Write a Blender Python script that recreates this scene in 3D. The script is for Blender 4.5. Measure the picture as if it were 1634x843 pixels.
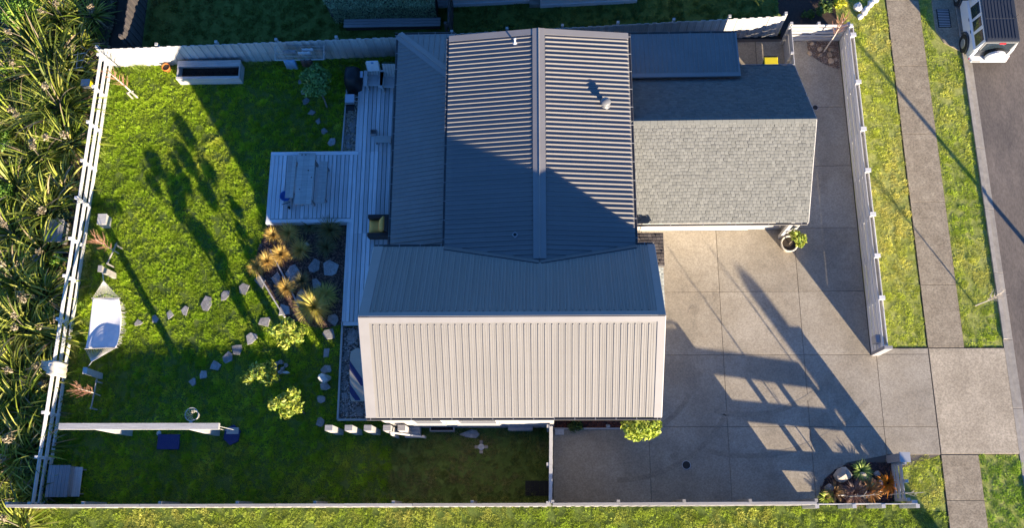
import bpy, math, random
import numpy as np
from mathutils import Vector, Matrix

random.seed(11)
rng = np.random.default_rng(11)
sc = bpy.context.scene
C = sc.collection
for o in list(bpy.data.objects):
    bpy.data.objects.remove(o)

# ------------------------------------------------------------------ camera
F, CX, CY, HC = 1455.0, 817.0, 421.5, 32.0          # focal length in photo pixels, centre, flying height
NAD = (872.0, 825.0)                                # where straight-down meets the picture
VPX = 830.0
_a, _b = NAD[0] - CX, NAD[1] - CY
_n = np.array([_a, _b, F]); _n /= np.linalg.norm(_n)
_vx = VPX - CX; _vy = -(F * F + _a * _vx) / _b
_Y = np.array([_vx, _vy, F]); _Y /= np.linalg.norm(_Y)
_Z = -_n
_X = np.cross(_Y, _Z)
cam = bpy.data.cameras.new('camera'); camo = bpy.data.objects.new('camera', cam); C.objects.link(camo)
cam.sensor_width = 36.0; cam.lens = 36.0 * F / 1634.0
cam.clip_start = 0.5; cam.clip_end = 1000.0
right = Vector((_X[0], _Y[0], _Z[0])); down = Vector((_X[1], _Y[1], _Z[1])); fwd = Vector((_X[2], _Y[2], _Z[2]))
M = Matrix(((right.x, -down.x, -fwd.x, 0), (right.y, -down.y, -fwd.y, 0), (right.z, -down.z, -fwd.z, HC), (0, 0, 0, 1)))
camo.matrix_world = M
sc.camera = camo

def P(px, py, z=0.0):
    """the point of the place at height z that the photograph shows at (px, py)"""
    r = np.array([px - CX, py - CY, F])
    w = (r @ _X, r @ _Y, r @ _Z)
    t = (z - HC) / w[2]
    return Vector((w[0] * t, w[1] * t, z))

# ------------------------------------------------------------------ light
SUN_EL = math.radians(13.8)
SX, SY = 0.539, -0.842
SUN_AZ = math.atan2(SX, SY)
world = bpy.data.worlds.new('World'); sc.world = world; world.use_nodes = True
wn = world.node_tree.nodes; wl = world.node_tree.links
bg = wn['Background']
sky = wn.new('ShaderNodeTexSky'); sky.sky_type = 'NISHITA'; sky.sun_disc = False
sky.sun_elevation = SUN_EL; sky.sun_rotation = SUN_AZ
sky.air_density = 0.8; sky.dust_density = 0.0; sky.ozone_density = 8.0
wl.new(sky.outputs[0], bg.inputs[0]); bg.inputs[1].default_value = 0.10
sl = bpy.data.lights.new('sun', 'SUN'); sl.energy = 5.0; sl.angle = math.radians(0.5); sl.color = (1.0, 0.85, 0.645)
so = bpy.data.objects.new('sun', sl); C.objects.link(so); so.location = (20, -30, 25)
sd = Vector((SX * math.cos(SUN_EL), SY * math.cos(SUN_EL), math.sin(SUN_EL)))
so.rotation_euler = sd.to_track_quat('Z', 'Y').to_euler()
sc.view_settings.view_transform = 'Standard'; sc.view_settings.look = 'None'
sc.view_settings.exposure = 1.6; sc.view_settings.gamma = 1.0
sc.render.engine = 'CYCLES'

# ------------------------------------------------------------------ materials
def mat(name, c1, c2=None, scale=4.0, rough=0.75, bump=0.0, bscale=60.0, rand=0.0, metal=0.0, stretch=None, fine=0.0,
        fscale=120.0, attr=False, trans=0.0, c3=None, scale3=0.6, spec=0.4, coords='Object', lo=0.35, hi=0.65):
    m = bpy.data.materials.new(name); m.use_nodes = True
    nt = m.node_tree; N = nt.nodes; L = nt.links
    b = N['Principled BSDF']; b.inputs['Roughness'].default_value = rough; b.inputs['Metallic'].default_value = metal
    b.inputs['Specular IOR Level'].default_value = spec
    tc = N.new('ShaderNodeTexCoord'); vec = tc.outputs[coords]
    if stretch:
        mp = N.new('ShaderNodeMapping'); mp.inputs['Scale'].default_value = stretch
        L.new(vec, mp.inputs['Vector']); vec = mp.outputs[0]
    def noise(s, d=5):
        n = N.new('ShaderNodeTexNoise'); n.inputs['Scale'].default_value = s; n.inputs['Detail'].default_value = d
        n.inputs['Roughness'].default_value = 0.65
        L.new(vec, n.inputs['Vector']); return n.outputs['Fac']
    def mixc(f, a, bb, blend='MIX'):
        x = N.new('ShaderNodeMix'); x.data_type = 'RGBA'; x.blend_type = blend
        if isinstance(f, float): x.inputs[0].default_value = f
        else: L.new(f, x.inputs[0])
        for i, v in ((6, a), (7, bb)):
            if isinstance(v, tuple): x.inputs[i].default_value = (*v, 1)
            else: L.new(v, x.inputs[i])
        return x.outputs[2]
    def ramp(f, lo_, hi_):
        r = N.new('ShaderNodeMapRange'); r.inputs[1].default_value = lo_; r.inputs[2].default_value = hi_
        L.new(f, r.inputs[0]); return r.outputs[0]
    col = c1
    if attr:
        at = N.new('ShaderNodeAttribute'); at.attribute_name = 'col'; col = at.outputs['Color']
    elif c2:
        col = mixc(ramp(noise(scale), lo, hi), c1, c2)
    if c3:
        col = mixc(ramp(noise(scale3, 3), 0.42, 0.62), col, c3)
    if fine:
        g = ramp(noise(fscale, 2), 0.3, 0.7)
        mm = N.new('ShaderNodeMapRange'); mm.inputs[3].default_value = 1 - fine; mm.inputs[4].default_value = 1 + fine
        L.new(g, mm.inputs[0])
        col = mixc(1.0, col, mm.outputs[0], 'MULTIPLY')
    if rand:
        oi = N.new('ShaderNodeObjectInfo')
        mm = N.new('ShaderNodeMapRange'); mm.inputs[3].default_value = 1 - rand; mm.inputs[4].default_value = 1 + rand
        L.new(oi.outputs['Random'], mm.inputs[0])
        col = mixc(1.0, col, mm.outputs[0], 'MULTIPLY')
    if isinstance(col, tuple): b.inputs['Base Color'].default_value = (*col, 1)
    else: L.new(col, b.inputs['Base Color'])
    if bump:
        bp = N.new('ShaderNodeBump'); bp.inputs['Strength'].default_value = bump; bp.inputs['Distance'].default_value = 0.02
        L.new(noise(bscale, 4), bp.inputs['Height']); L.new(bp.outputs[0], b.inputs['Normal'])
    if trans:
        out = N['Material Output']; ts = N.new('ShaderNodeBsdfTranslucent'); mx = N.new('ShaderNodeMixShader')
        if isinstance(col, tuple): ts.inputs[0].default_value = (*col, 1)
        else: L.new(col, ts.inputs[0])
        mx.inputs[0].default_value = trans
        L.new(b.outputs[0], mx.inputs[1]); L.new(ts.outputs[0], mx.inputs[2]); L.new(mx.outputs[0], out.inputs['Surface'])
    return m

MT = dict(
    soil=mat('soil', (.035, .026, .018), (.07, .05, .035), 3, .95, .6, 30),
    lawnsoil=mat('lawn_soil', (.075, .12, .016), (.13, .17, .032), 3, .95, .1, 25, fine=.3, fscale=14),
    vergesoil=mat('verge_thatch', (.24, .28, .05), (.36, .36, .10), 3, .95, .1, 25, fine=.3, fscale=14),
    grass=mat('grass_blades', (.1, .15, .03), rough=.6, attr=True, trans=.4, spec=.25),
    concrete=mat('exposed_aggregate', (.35, .297, .222), (.28, .24, .182), 1.1, .85, .06, 60, rand=.07, fine=.22, fscale=19, c3=(.385, .335, .26), scale3=.5),
    footpath=mat('footpath_concrete', (.35, .29, .205), (.26, .21, .145), 2.0, .9, .06, 60, rand=.08, fine=.32, fscale=18),
    apron=mat('apron_concrete', (.50, .42, .305), (.38, .315, .225), 1.0, .9, .06, 60, rand=.05, fine=.28, fscale=18),
    kerb=mat('kerb_concrete', (.40, .36, .30), (.30, .27, .23), 5, .9, .4, 60, rand=.08, fine=.1),
    tyremark=mat('tyre_marks', (.325, .277, .207), (.265, .226, .171), 2.5, .85, fine=.22, fscale=19),
    joint=mat('joint', (.15, .125, .10), rough=.95),
    road=mat('asphalt', (.155, .128, .105), (.20, .165, .135), 1.0, .9, .08, 60, fine=.2, fscale=22, stretch=(1, .35, 1), c3=(.125, .105, .09), scale3=.7),
    roof=mat('roof_metal', (.205, .19, .172), (.235, .22, .203), 1.3, .42, 0, rand=.06, fine=.05, fscale=9, c3=(.19, .177, .165), scale3=.35, metal=0, spec=.5),
    roofns=mat('roof_metal_streaked', (.20, .185, .167), (.238, .222, .204), 2.2, .42, 0, stretch=(1.6, .10, .10), fine=.06, fscale=3),
    roofew=mat('roof_metal_streaked_wing', (.20, .187, .172), (.235, .22, .205), 2.2, .42, 0, stretch=(.10, 1.6, .10), fine=.06, fscale=3),
    flash=mat('roof_flashing', (.235, .22, .21), (.255, .24, .23), 1.5, .45, 0, spec=.5),
    roofdark=mat('roof_metal_dark', (.085, .085, .09), (.10, .10, .105), 2, .45, spec=.5),
    gutter=mat('gutter', (.15, .142, .135), rough=.45),
    bracket=mat('bracket', (.42, .41, .40), rough=.4),
    shingle_cap=mat('shingle_cap', (.155, .157, .145), (.14, .142, .13), 20, .9, rand=.06),
    shingle=mat('shingles', (.20, .21, .19), rough=.9, attr=True, fine=.15, fscale=90, bump=.3, bscale=120),
    wallw=mat('painted_weatherboard', (.38, .365, .345), (.35, .335, .315), 3, .6),
    trim=mat('white_trim', (.55, .53, .50), rough=.5),
    glass=mat('window_glass', (.02, .03, .04), rough=.05, spec=.8),
    deck=mat('weathered_deck', (.56, .56, .55), (.78, .78, .77), 6, .85, .3, 60, rand=.26, stretch=(.25, 6, 6), fine=.12, fscale=60),
    wood=mat('weathered_timber', (.42, .40, .37), (.58, .56, .52), 5, .85, .4, 50, rand=.12, stretch=(.3, 5, 5), fine=.15, fscale=50),
    woodpale=mat('pale_timber', (.33, .305, .27), (.42, .39, .35), 5, .8, .3, 50, rand=.10, stretch=(.3, 5, 5), fine=.1),
    wooddark=mat('dark_timber', (.06, .05, .045), (.10, .085, .075), 5, .85, .3, 50, rand=.15, stretch=(.3, 5, 5)),
    bleached=mat('bleached_timber', (.66, .63, .58), (.78, .75, .70), 5, .8, .4, 40, rand=.12, stretch=(.3, 5, 5), fine=.18, fscale=30),
    cladding=mat('white_cladding', (.80, .80, .80), rough=.6),
    woodgrey=mat('grey_timber', (.26, .25, .25), (.36, .34, .33), 5, .85, .4, 50, rand=.15, stretch=(.3, 5, 5), fine=.15, fscale=50),
    white=mat('white_paint', (.52, .50, .47), (.44, .42, .40), 6, .55, rand=.04),
    stone=mat('flagstone', (.22, .21, .20), (.36, .34, .32), 7, .9, .5, 30, rand=.25, fine=.25, fscale=22),
    rock=mat('rock', (.34, .29, .24), (.46, .40, .33), 5, .9, .8, 18, rand=.2),
    rockbrown=mat('brown_rock', (.36, .25, .16), (.52, .40, .28), 6, .9, .6, 20, rand=.25),
    rockwhite=mat('pale_rock', (.70, .68, .65), (.55, .53, .50), 6, .9, .8, 20),
    mulch=mat('bark_mulch', (.06, .04, .03), rough=.95, attr=True),
    gravel=mat('gravel', (.25, .22, .19), rough=.9, attr=True),
    mulchbase=mat('mulch_base', (.045, .030, .024), (.075, .05, .04), 12, .95, .7, 40),
    gravelbase=mat('gravel_base', (.12, .10, .085), (.2, .17, .15), 25, .95, .7, 60),
    leaf=mat('leaves', (.1, .15, .03), rough=.45, attr=True, trans=.25, spec=.4),
    flax=mat('flax_leaves', (.1, .15, .03), rough=.5, attr=True, trans=.25, spec=.25),
    bark=mat('bark', (.20, .16, .12), (.28, .23, .18), 12, .9, .4, 40),
    twig=mat('copper_twigs', (.34, .15, .09), (.42, .22, .14), 10, .7),
    palebark=mat('pale_bark', (.62, .55, .45), (.5, .43, .35), 8, .8),
    black=mat('black_plastic', (.012, .012, .014), (.018, .018, .02), 8, .5),
    rubber=mat('rubber', (.015, .015, .015), rough=.85),
    carwhite=mat('car_paint_white', (.62, .63, .64), rough=.18, spec=.6),
    carroof=mat('car_roof_dark', (.04, .045, .055), rough=.35, spec=.5),
    cargrey=mat('car_grey', (.20, .20, .20), rough=.4),
    red=mat('tail_light_red', (.55, .02, .03), rough=.2),
    blue=mat('blue_plastic', (.03, .12, .42), rough=.4),
    navy=mat('navy_mat', (.028, .036, .12), (.036, .045, .14), 8, .8),
    yellow=mat('yellow_plastic', (.72, .56, .02), rough=.45),
    orange=mat('terracotta_orange', (.62, .20, .04), (.5, .15, .03), 8, .7),
    cloth=mat('white_cloth', (.82, .80, .78), (.74, .72, .70), 9, .9, .3, 90),
    clothcream=mat('cream_cloth', (.74, .66, .52), (.66, .58, .45), 8, .9, .4, 40),
    clothblue=mat('blue_cloth', (.25, .42, .60), (.20, .35, .55), 9, .9, .3, 60),
    clothbrown=mat('brown_cloth', (.10, .07, .065), rough=.9),
    tan=mat('tan_cushion', (.85, .42, .09), (.90, .48, .12), 7, .9, .3, 50),
    wicker=mat('wicker', (.035, .026, .024), (.06, .045, .04), 30, .7, .8, 60),
    rope=mat('rope', (.66, .62, .55), rough=.9),
    metal=mat('metal_grey', (.42, .43, .44), rough=.35, metal=.7),
    steel=mat('brushed_steel', (.6, .62, .65), rough=.3, metal=.8),
    iron=mat('cast_iron', (.03, .028, .026), rough=.7),
    beige=mat('beige_board', (.42, .37, .30), (.47, .42, .34), 3, .45),
    galv=mat('galvanised', (.5, .5, .5), rough=.5, metal=.5),
)

# ------------------------------------------------------------------ mesh helpers
W = {}
def link(o, parent=None, mw=None):
    C.objects.link(o)
    mw = mw or Matrix.Identity(4)
    if parent is not None:
        o.parent = parent; o.matrix_parent_inverse = W[parent].inverted()
    o.matrix_basis = mw
    W[o] = mw
    return o
def tag(o, label, cat, group=None):
    o['label'] = label; o['category'] = cat
    if group: o['group'] = group
    return o
def thing(name, label, cat, loc=(0, 0, 0), group=None):
    o = bpy.data.objects.new(name, None); o.empty_display_size = .2
    link(o, None, Matrix.Translation(Vector(loc)))
    return tag(o, label, cat, group)
def struct(o):
    o['kind'] = 'structure'; return o
def stuff(o):
    o['kind'] = 'stuff'; return o

class MB:
    def __init__(s): s.v = []; s.f = []
    def add(s, vs, fs):
        k = len(s.v); s.v += [tuple(p) for p in vs]; s.f += [tuple(i + k for i in f) for f in fs]; return s
    def hexa(s, o, a, b, c):
        o, a, b, c = map(Vector, (o, a, b, c))
        if a.cross(b).dot(c) < 0: a, b = b, a
        return s.add([o, o + a, o + a + b, o + b, o + c, o + a + c, o + a + b + c, o + b + c],
              [(3, 2, 1, 0), (4, 5, 6, 7), (0, 1, 5, 4), (1, 2, 6, 5), (2, 3, 7, 6), (3, 0, 4, 7)])
    def box(s, x0, x1, y0, y1, z0, z1):
        return s.hexa((x0, y0, z0), (x1 - x0, 0, 0), (0, y1 - y0, 0), (0, 0, z1 - z0))
    def prism(s, pts, z0, z1, inset=0.0, drop=0.0):
        pts = [Vector((p[0], p[1], 0)) for p in pts]
        a = sum(pts[i].x * pts[(i + 1) % len(pts)].y - pts[(i + 1) % len(pts)].x * pts[i].y for i in range(len(pts)))
        if a < 0: pts = pts[::-1]
        n = len(pts); c = sum(pts, Vector()) / n
        rings = [[(p.x, p.y, z0) for p in pts], [(p.x, p.y, z1 - drop) for p in pts]]
        if inset: rings.append([((p + (c - p).normalized() * inset).x, (p + (c - p).normalized() * inset).y, z1) for p in pts])
        vs = [v for r in rings for v in r]; fs = [tuple(range(n))[::-1], tuple(range((len(rings) - 1) * n, len(rings) * n))]
        for k in range(len(rings) - 1):
            for i in range(n): fs.append((k * n + i, k * n + (i + 1) % n, (k + 1) * n + (i + 1) % n, (k + 1) * n + i))
        return s.add(vs, fs)
    def tube(s, p0, p1, r0, r1=None, n=8, cap=True):
        p0, p1 = Vector(p0), Vector(p1); r1 = r0 if r1 is None else r1
        d = (p1 - p0).normalized(); u = d.orthogonal().normalized(); w = d.cross(u)
        vs = []
        for p, r in ((p0, r0), (p1, r1)):
            for i in range(n):
                t = 2 * math.pi * i / n; vs.append(p + (u * math.cos(t) + w * math.sin(t)) * r)
        fs = [(i, (i + 1) % n, n + (i + 1) % n, n + i) for i in range(n)]
        if cap: fs += [tuple(range(n))[::-1], tuple(range(n, 2 * n))]
        return s.add(vs, fs)
    def path(s, pts, r, n=6):
        for i in range(len(pts) - 1):
            ra, rb = (r[i], r[i + 1]) if isinstance(r, (list, tuple)) else (r, r)
            s.tube(pts[i], pts[i + 1], ra, rb, n)
        return s
    def lathe(s, prof, c=(0, 0, 0), n=20):
        vs = []; c = Vector(c)
        for r, z in prof:
            for i in range(n):
                t = 2 * math.pi * i / n; vs.append((c.x + r * math.cos(t), c.y + r * math.sin(t), c.z + z))
        fs = []
        for k in range(len(prof) - 1):
            for i in range(n): fs.append((k * n + i, k * n + (i + 1) % n, (k + 1) * n + (i + 1) % n, (k + 1) * n + i))
        fs += [tuple(range(n))[::-1], tuple(range((len(prof) - 1) * n, len(prof) * n))]
        return s.add(vs, fs)
    def torus(s, c, R, r, axis=(0, 0, 1), N_=20, n=8):
        c = Vector(c); ax = Vector(axis).normalized(); u = ax.orthogonal().normalized(); w = ax.cross(u)
        vs = []; fs = []
        for i in range(N_):
            t = 2 * math.pi * i / N_; d = u * math.cos(t) + w * math.sin(t)
            for j in range(n):
                q = 2 * math.pi * j / n; vs.append(c + d * (R + r * math.cos(q)) + ax * r * math.sin(q))
        for i in range(N_):
            for j in range(n):
                fs.append((i * n + j, ((i + 1) % N_) * n + j, ((i + 1) % N_) * n + (j + 1) % n, i * n + (j + 1) % n))
        return s.add(vs, fs)
    def mesh(s, name, m=None, smooth=False):
        me = bpy.data.meshes.new(name); me.from_pydata(s.v, [], s.f); me.update()
        if m: me.materials.append(MT[m])
        if smooth: me.polygons.foreach_set('use_smooth', [True] * len(me.polygons))
        return me
    def build(s, name, m, parent=None, smooth=False, mw=None):
        o = bpy.data.objects.new(name, s.mesh(name, m, smooth)); return link(o, parent, mw)

_cache = {}
def board(name, p0, p1, w, t, m, parent, up=(0, 0, 1), jit=0.0):
    """a sawn board from p0 to p1: width w across, thickness t along 'up'"""
    p0, p1 = Vector(p0), Vector(p1); L = (p1 - p0).length
    key = (round(L, 2), round(w, 4), round(t, 4), m)
    if key not in _cache:
        b = MB(); c = min(.006, w * .15, t * .3); h = L / 2
        a0 = [(-w / 2, -t / 2), (w / 2, -t / 2), (w / 2, t / 2 - c), (w / 2 - c, t / 2), (-w / 2 + c, t / 2), (-w / 2, t / 2 - c)]
        vs = [(-h, y, z) for y, z in a0] + [(h, y, z) for y, z in a0]
        fs = [(5, 4, 3, 2, 1, 0), (6, 7, 8, 9, 10, 11)] + [(i, (i + 1) % 6, 6 + (i + 1) % 6, 6 + i) for i in range(6)]
        b.add(vs, fs); _cache[key] = b.mesh(name, m)
    o = bpy.data.objects.new(name, _cache[key])
    x = (p1 - p0).normalized(); z = Vector(up); z = (z - x * z.dot(x)).normalized(); y = z.cross(x)
    c = (p0 + p1) / 2
    if jit:
        c = c + z * random.uniform(-jit, jit) * 1.5
        x = (x + y * random.uniform(-jit, jit) * .9 / max(L, .6) + z * random.uniform(-jit, jit) * .9 / max(L, .6)).normalized(); z = (z - x * z.dot(x)).normalized(); y = z.cross(x)
    mw = Matrix(((x.x, y.x, z.x, c.x), (x.y, y.y, z.y, c.y), (x.z, y.z, z.z, c.z), (0, 0, 0, 1)))
    return link(o, parent, mw)

def np_mesh(name, v, f, m, parent=None, col=None, smooth=False):
    """v (N,3), f (M,k) -> one mesh object"""
    me = bpy.data.meshes.new(name); k = f.shape[1]
    me.vertices.add(len(v)); me.vertices.foreach_set('co', np.ascontiguousarray(v, dtype=np.float32).ravel())
    me.loops.add(f.size); me.loops.foreach_set('vertex_index', np.ascontiguousarray(f, dtype=np.int32).ravel())
    me.polygons.add(len(f)); me.polygons.foreach_set('loop_start', np.arange(0, f.size, k, dtype=np.int32))
    me.update(calc_edges=True)
    if col is not None:
        a = me.attributes.new('col', 'FLOAT_COLOR', 'POINT')
        c4 = np.ones((len(v), 4), dtype=np.float32); c4[:, :3] = col; a.data.foreach_set('color', c4.ravel())
    if smooth: me.polygons.foreach_set('use_smooth', np.ones(len(f), dtype=bool))
    me.materials.append(MT[m])
    o = bpy.data.objects.new(name, me); return link(o, parent)

def inside(pts, poly):
    x, y = pts[:, 0], pts[:, 1]; r = np.zeros(len(pts), bool); n = len(poly); j = n - 1
    for i in range(n):
        xi, yi, xj, yj = poly[i][0], poly[i][1], poly[j][0], poly[j][1]
        c = ((yi > y) != (yj > y)) & (x < (xj - xi) * (y - yi) / ((yj - yi) if yj != yi else 1e-9) + xi)
        r ^= c; j = i
    return r
def vnoise(xy, s, seed=0):
    g = np.random.default_rng(seed).random((64, 64)); p = xy * s; i = np.floor(p).astype(int); f_ = p - i; f_ = f_ * f_ * (3 - 2 * f_)
    a = g[i[:, 0] % 64, i[:, 1] % 64]; b = g[(i[:, 0] + 1) % 64, i[:, 1] % 64]; c = g[i[:, 0] % 64, (i[:, 1] + 1) % 64]; d = g[(i[:, 0] + 1) % 64, (i[:, 1] + 1) % 64]
    return (a * (1 - f_[:, 0]) + b * f_[:, 0]) * (1 - f_[:, 1]) + (c * (1 - f_[:, 0]) + d * f_[:, 0]) * f_[:, 1]

def scatter(poly, dens, excl=()):
    p = np.array([(q[0], q[1]) for q in poly]); lo, hi = p.min(0), p.max(0)
    n = int((hi - lo).prod() * dens); pts = rng.random((n, 2)) * (hi - lo) + lo
    k = inside(pts, poly)
    for e in excl: k &= ~inside(pts, e)
    return pts[k]

def grass(label, polys, dens, h, cols, excl=(), tuft=36, z=0.0, dry=0.35, seed=1):
    """mown grass: tufts of single blades"""
    ts = np.concatenate([scatter(p, dens / tuft, excl) for p in polys]); nt_ = len(ts)
    th = (0.15 + 1.7 * vnoise(ts, 4.6, seed)) * (0.75 + .5 * rng.random(nt_)) * h
    k = np.repeat(np.arange(nt_), tuft); n = len(k)
    ang = rng.random(n) * 2 * np.pi; rad = np.sqrt(rng.random(n)) * .10
    base = ts[k] + np.stack([np.cos(ang), np.sin(ang)], 1) * rad[:, None]
    hh = th[k] * (.6 + .6 * rng.random(n))
    la = ang + rng.normal(0, .7, n); ll = hh * (.25 + .75 * rng.random(n))
    wa = la + np.pi / 2 + rng.normal(0, .5, n); ww = .006 + .006 * rng.random(n)
    d = np.stack([np.cos(wa), np.sin(wa)], 1) * ww[:, None]
    v = np.zeros((n, 3, 3)); v[:, 0, :2] = base - d; v[:, 1, :2] = base + d; v[:, :2, 2] = z
    v[:, 2, :2] = base + np.stack([np.cos(la), np.sin(la)], 1) * ll[:, None]; v[:, 2, 2] = z + hh
    g1, g2, g3 = (np.array(c) for c in cols)
    m1 = vnoise(ts, .9, seed + 3); m2 = np.clip((vnoise(ts, .45, seed + 7) * .6 + vnoise(ts, 2.3, seed + 9) * .4 - (1 - dry)) * 4 + .5 * rng.random(nt_), 0, 1)
    c = g1 * (1 - m1[:, None]) + g2 * m1[:, None]; c = c * (1 - m2[:, None] * .8) + g3 * m2[:, None] * .8
    c = (c * (.72 + .56 * vnoise(ts, 4.6, seed)[:, None]) * (.85 + .3 * rng.random((nt_, 1))))[k] * (.8 + .4 * rng.random((n, 1)))
    col = np.repeat(c, 3, axis=0)
    o = np_mesh('grass', v.reshape(-1, 3), np.arange(n * 3).reshape(-1, 3), 'grass', None, col)
    stuff(o); tag(o, label, 'grass'); return o

def chips(name, poly, dens, size, cols, m, z, excl=(), parent=None, flat=.35):
    """loose bark chips or gravel: small irregular octahedra"""
    p = scatter(poly, dens, excl); n = len(p)
    o6 = np.array([(1, 0, 0), (0, 1, 0), (-1, 0, 0), (0, -1, 0), (0, 0, 1), (0, 0, -1)], float)
    s = size * (.5 + rng.random((n, 1, 3))); s[:, :, 2] *= flat; s[:, :, 0] *= (1.0 + (flat < .5) * rng.random((n, 1)))
    v = o6[None] * s + rng.normal(0, size * .12, (n, 6, 3))
    a = rng.random(n) * 2 * np.pi; ca, sa = np.cos(a)[:, None], np.sin(a)[:, None]
    v = np.stack([v[..., 0] * ca - v[..., 1] * sa, v[..., 0] * sa + v[..., 1] * ca, v[..., 2]], -1)
    v[..., :2] += p[:, None, :]; v[..., 2] += z + size * flat * .5
    f = np.array([(0, 1, 4), (1, 2, 4), (2, 3, 4), (3, 0, 4)])
    ff = (f[None] + (np.arange(n) * 6)[:, None, None]).reshape(-1, 3)
    cc = np.array(cols)[rng.integers(0, len(cols), n)] * (.7 + .6 * rng.random((n, 1)))
    o = np_mesh(name, v.reshape(-1, 3), ff, m, parent, np.repeat(cc, 6, axis=0)); return stuff(o)

def strap_leaves(name, base, n, length, width, cols, m, parent, up=(.5, 1.3), seg=5, droop=.9, spread=.15, sdir=None, lenvar=.4, dead=0.0, deadcol=(.3, .2, .1)):
    """long strap leaves arching out of one base"""
    b = np.array(base); t = np.linspace(0, 1, seg + 1)
    az = rng.random(n) * 2 * np.pi; el = up[0] + (up[1] - up[0]) * rng.random(n)
    L = length * (1 - lenvar + 2 * lenvar * rng.random(n)); dr = droop * (.5 + rng.random(n))
    e = el[:, None] - dr[:, None] * t[None, :] ** 1.5 * 1.2
    ds = L[:, None] / seg
    hx = np.cumsum(np.cos(e) * ds, 1) - np.cos(e) * ds; hz = np.cumsum(np.sin(e) * ds, 1) - np.sin(e) * ds
    r0 = spread * np.sqrt(rng.random(n))
    cx = b[0] + (r0[:, None] + hx) * np.cos(az)[:, None]; cy = b[1] + (r0[:, None] + hx) * np.sin(az)[:, None]; cz = b[2] + np.maximum(hz, -b[2] * 0 - .0) + .01
    wp = width * (.7 + .6 * rng.random(n))[:, None] * np.clip(np.minimum(.55 + t * 1.5, (1 - t) * 2.2 + .04), 0, 1)[None, :] / 2
    tw = rng.normal(0, .45, n)[:, None]
    px = -np.sin(az)[:, None] * np.cos(tw); py = np.cos(az)[:, None] * np.cos(tw); pz = np.sin(tw) * np.ones_like(t)[None]
    v = np.zeros((n, seg + 1, 2, 3))
    for k, s in ((0, -1), (1, 1)):
        v[:, :, k, 0] = cx + s * wp * px; v[:, :, k, 1] = cy + s * wp * py; v[:, :, k, 2] = np.maximum(cz + s * wp * pz, .01)
    idx = np.arange(n * (seg + 1) * 2).reshape(n, seg + 1, 2)
    f = np.stack([idx[:, :-1, 0], idx[:, :-1, 1], idx[:, 1:, 1], idx[:, 1:, 0]], -1).reshape(-1, 4)
    cs = np.array(cols); mixv = rng.random((n, 1)); c = cs[rng.integers(0, len(cs), n)] * (1 - mixv * .4) + cs[rng.integers(0, len(cs), n)] * mixv * .4
    if dead:
        dd = rng.random(n) < dead; c[dd] = np.array(deadcol) * (.7 + .6 * rng.random((dd.sum(), 1)))
    col = np.repeat(c, (seg + 1) * 2, axis=0)
    return np_mesh(name, v.reshape(-1, 3), f, m, parent, col)

def leaf_cloud(name, lumps, n, size, cols, m, parent, shell=.55):
    """many single leaves spread through a few uneven lumps ((centre),(radii))"""
    wts = np.array([r[0] * r[1] * r[2] for _, r in lumps]) ** .7; wts /= wts.sum()
    k = rng.choice(len(lumps), n, p=wts)
    d = rng.normal(0, 1, (n, 3)); d /= np.linalg.norm(d, axis=1, keepdims=True)
    rr = (shell + (1 - shell) * rng.random(n)) * (.8 + .35 * vnoise(d[:, :2] * 2 + k[:, None] * 3.7, 1.7, 5))
    cen = np.array([c for c, _ in lumps])[k]; rad = np.array([r for _, r in lumps])[k]
    p = cen + d * rad * rr[:, None]; p[:, 2] = np.maximum(p[:, 2], .03)
    nrm = d + rng.normal(0, .6, (n, 3)); nrm /= np.linalg.norm(nrm, axis=1, keepdims=True)
    a = np.cross(nrm, rng.normal(0, 1, (n, 3))); a /= np.linalg.norm(a, axis=1, keepdims=True); b = np.cross(nrm, a)
    s = size * (.6 + .8 * rng.random((n, 1)))
    v = np.stack([p - a * s, p + b * s * .45 + nrm * s * .15, p + a * s - nrm * s * .2, p - b * s * .45 + nrm * s * .15], 1)
    f = np.arange(n * 4).reshape(-1, 4)
    cs = np.array(cols); c = cs[rng.integers(0, len(cs), n)] * (.75 + .5 * rng.random((n, 1)))
    return np_mesh(name, v.reshape(-1, 3), f, m, parent, np.repeat(c, 4, axis=0))

def rock_mesh(r, seed, flat=.6, sub=2):
    import bmesh
    bm = bmesh.new(); bmesh.ops.create_icosphere(bm, subdivisions=sub, radius=1)
    g = random.Random(seed); planes = [(Vector((g.gauss(0, 1), g.gauss(0, 1), g.gauss(0, .8))).normalized(), g.uniform(.55, .9)) for _ in range(11)]
    for v in bm.verts:
        d = v.co.normalized(); q = 1.0
        for nn, h in planes:
            c = d.dot(nn)
            if c > 0: q = min(q, h / c)
        v.co = d * q * (1 + g.uniform(-.03, .03)); v.co = Vector((v.co.x * r[0], v.co.y * r[1], v.co.z * r[2]))
    mb = MB(); bm.verts.ensure_lookup_table()
    mb.add([v.co for v in bm.verts], [tuple(x.index for x in f.verts) for f in bm.faces]); bm.free(); return mb
def rock(label, pos, r, m='rock', seed=0, group=None, cat='rock', name='rock', sink=.25):
    mb = rock_mesh(r, seed)
    o = mb.build(name, m, None, False, Matrix.Translation(Vector(pos) + Vector((0, 0, r[2] * (.75 - sink)))))
    return tag(o, label, cat, group)
STONES = []
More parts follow.
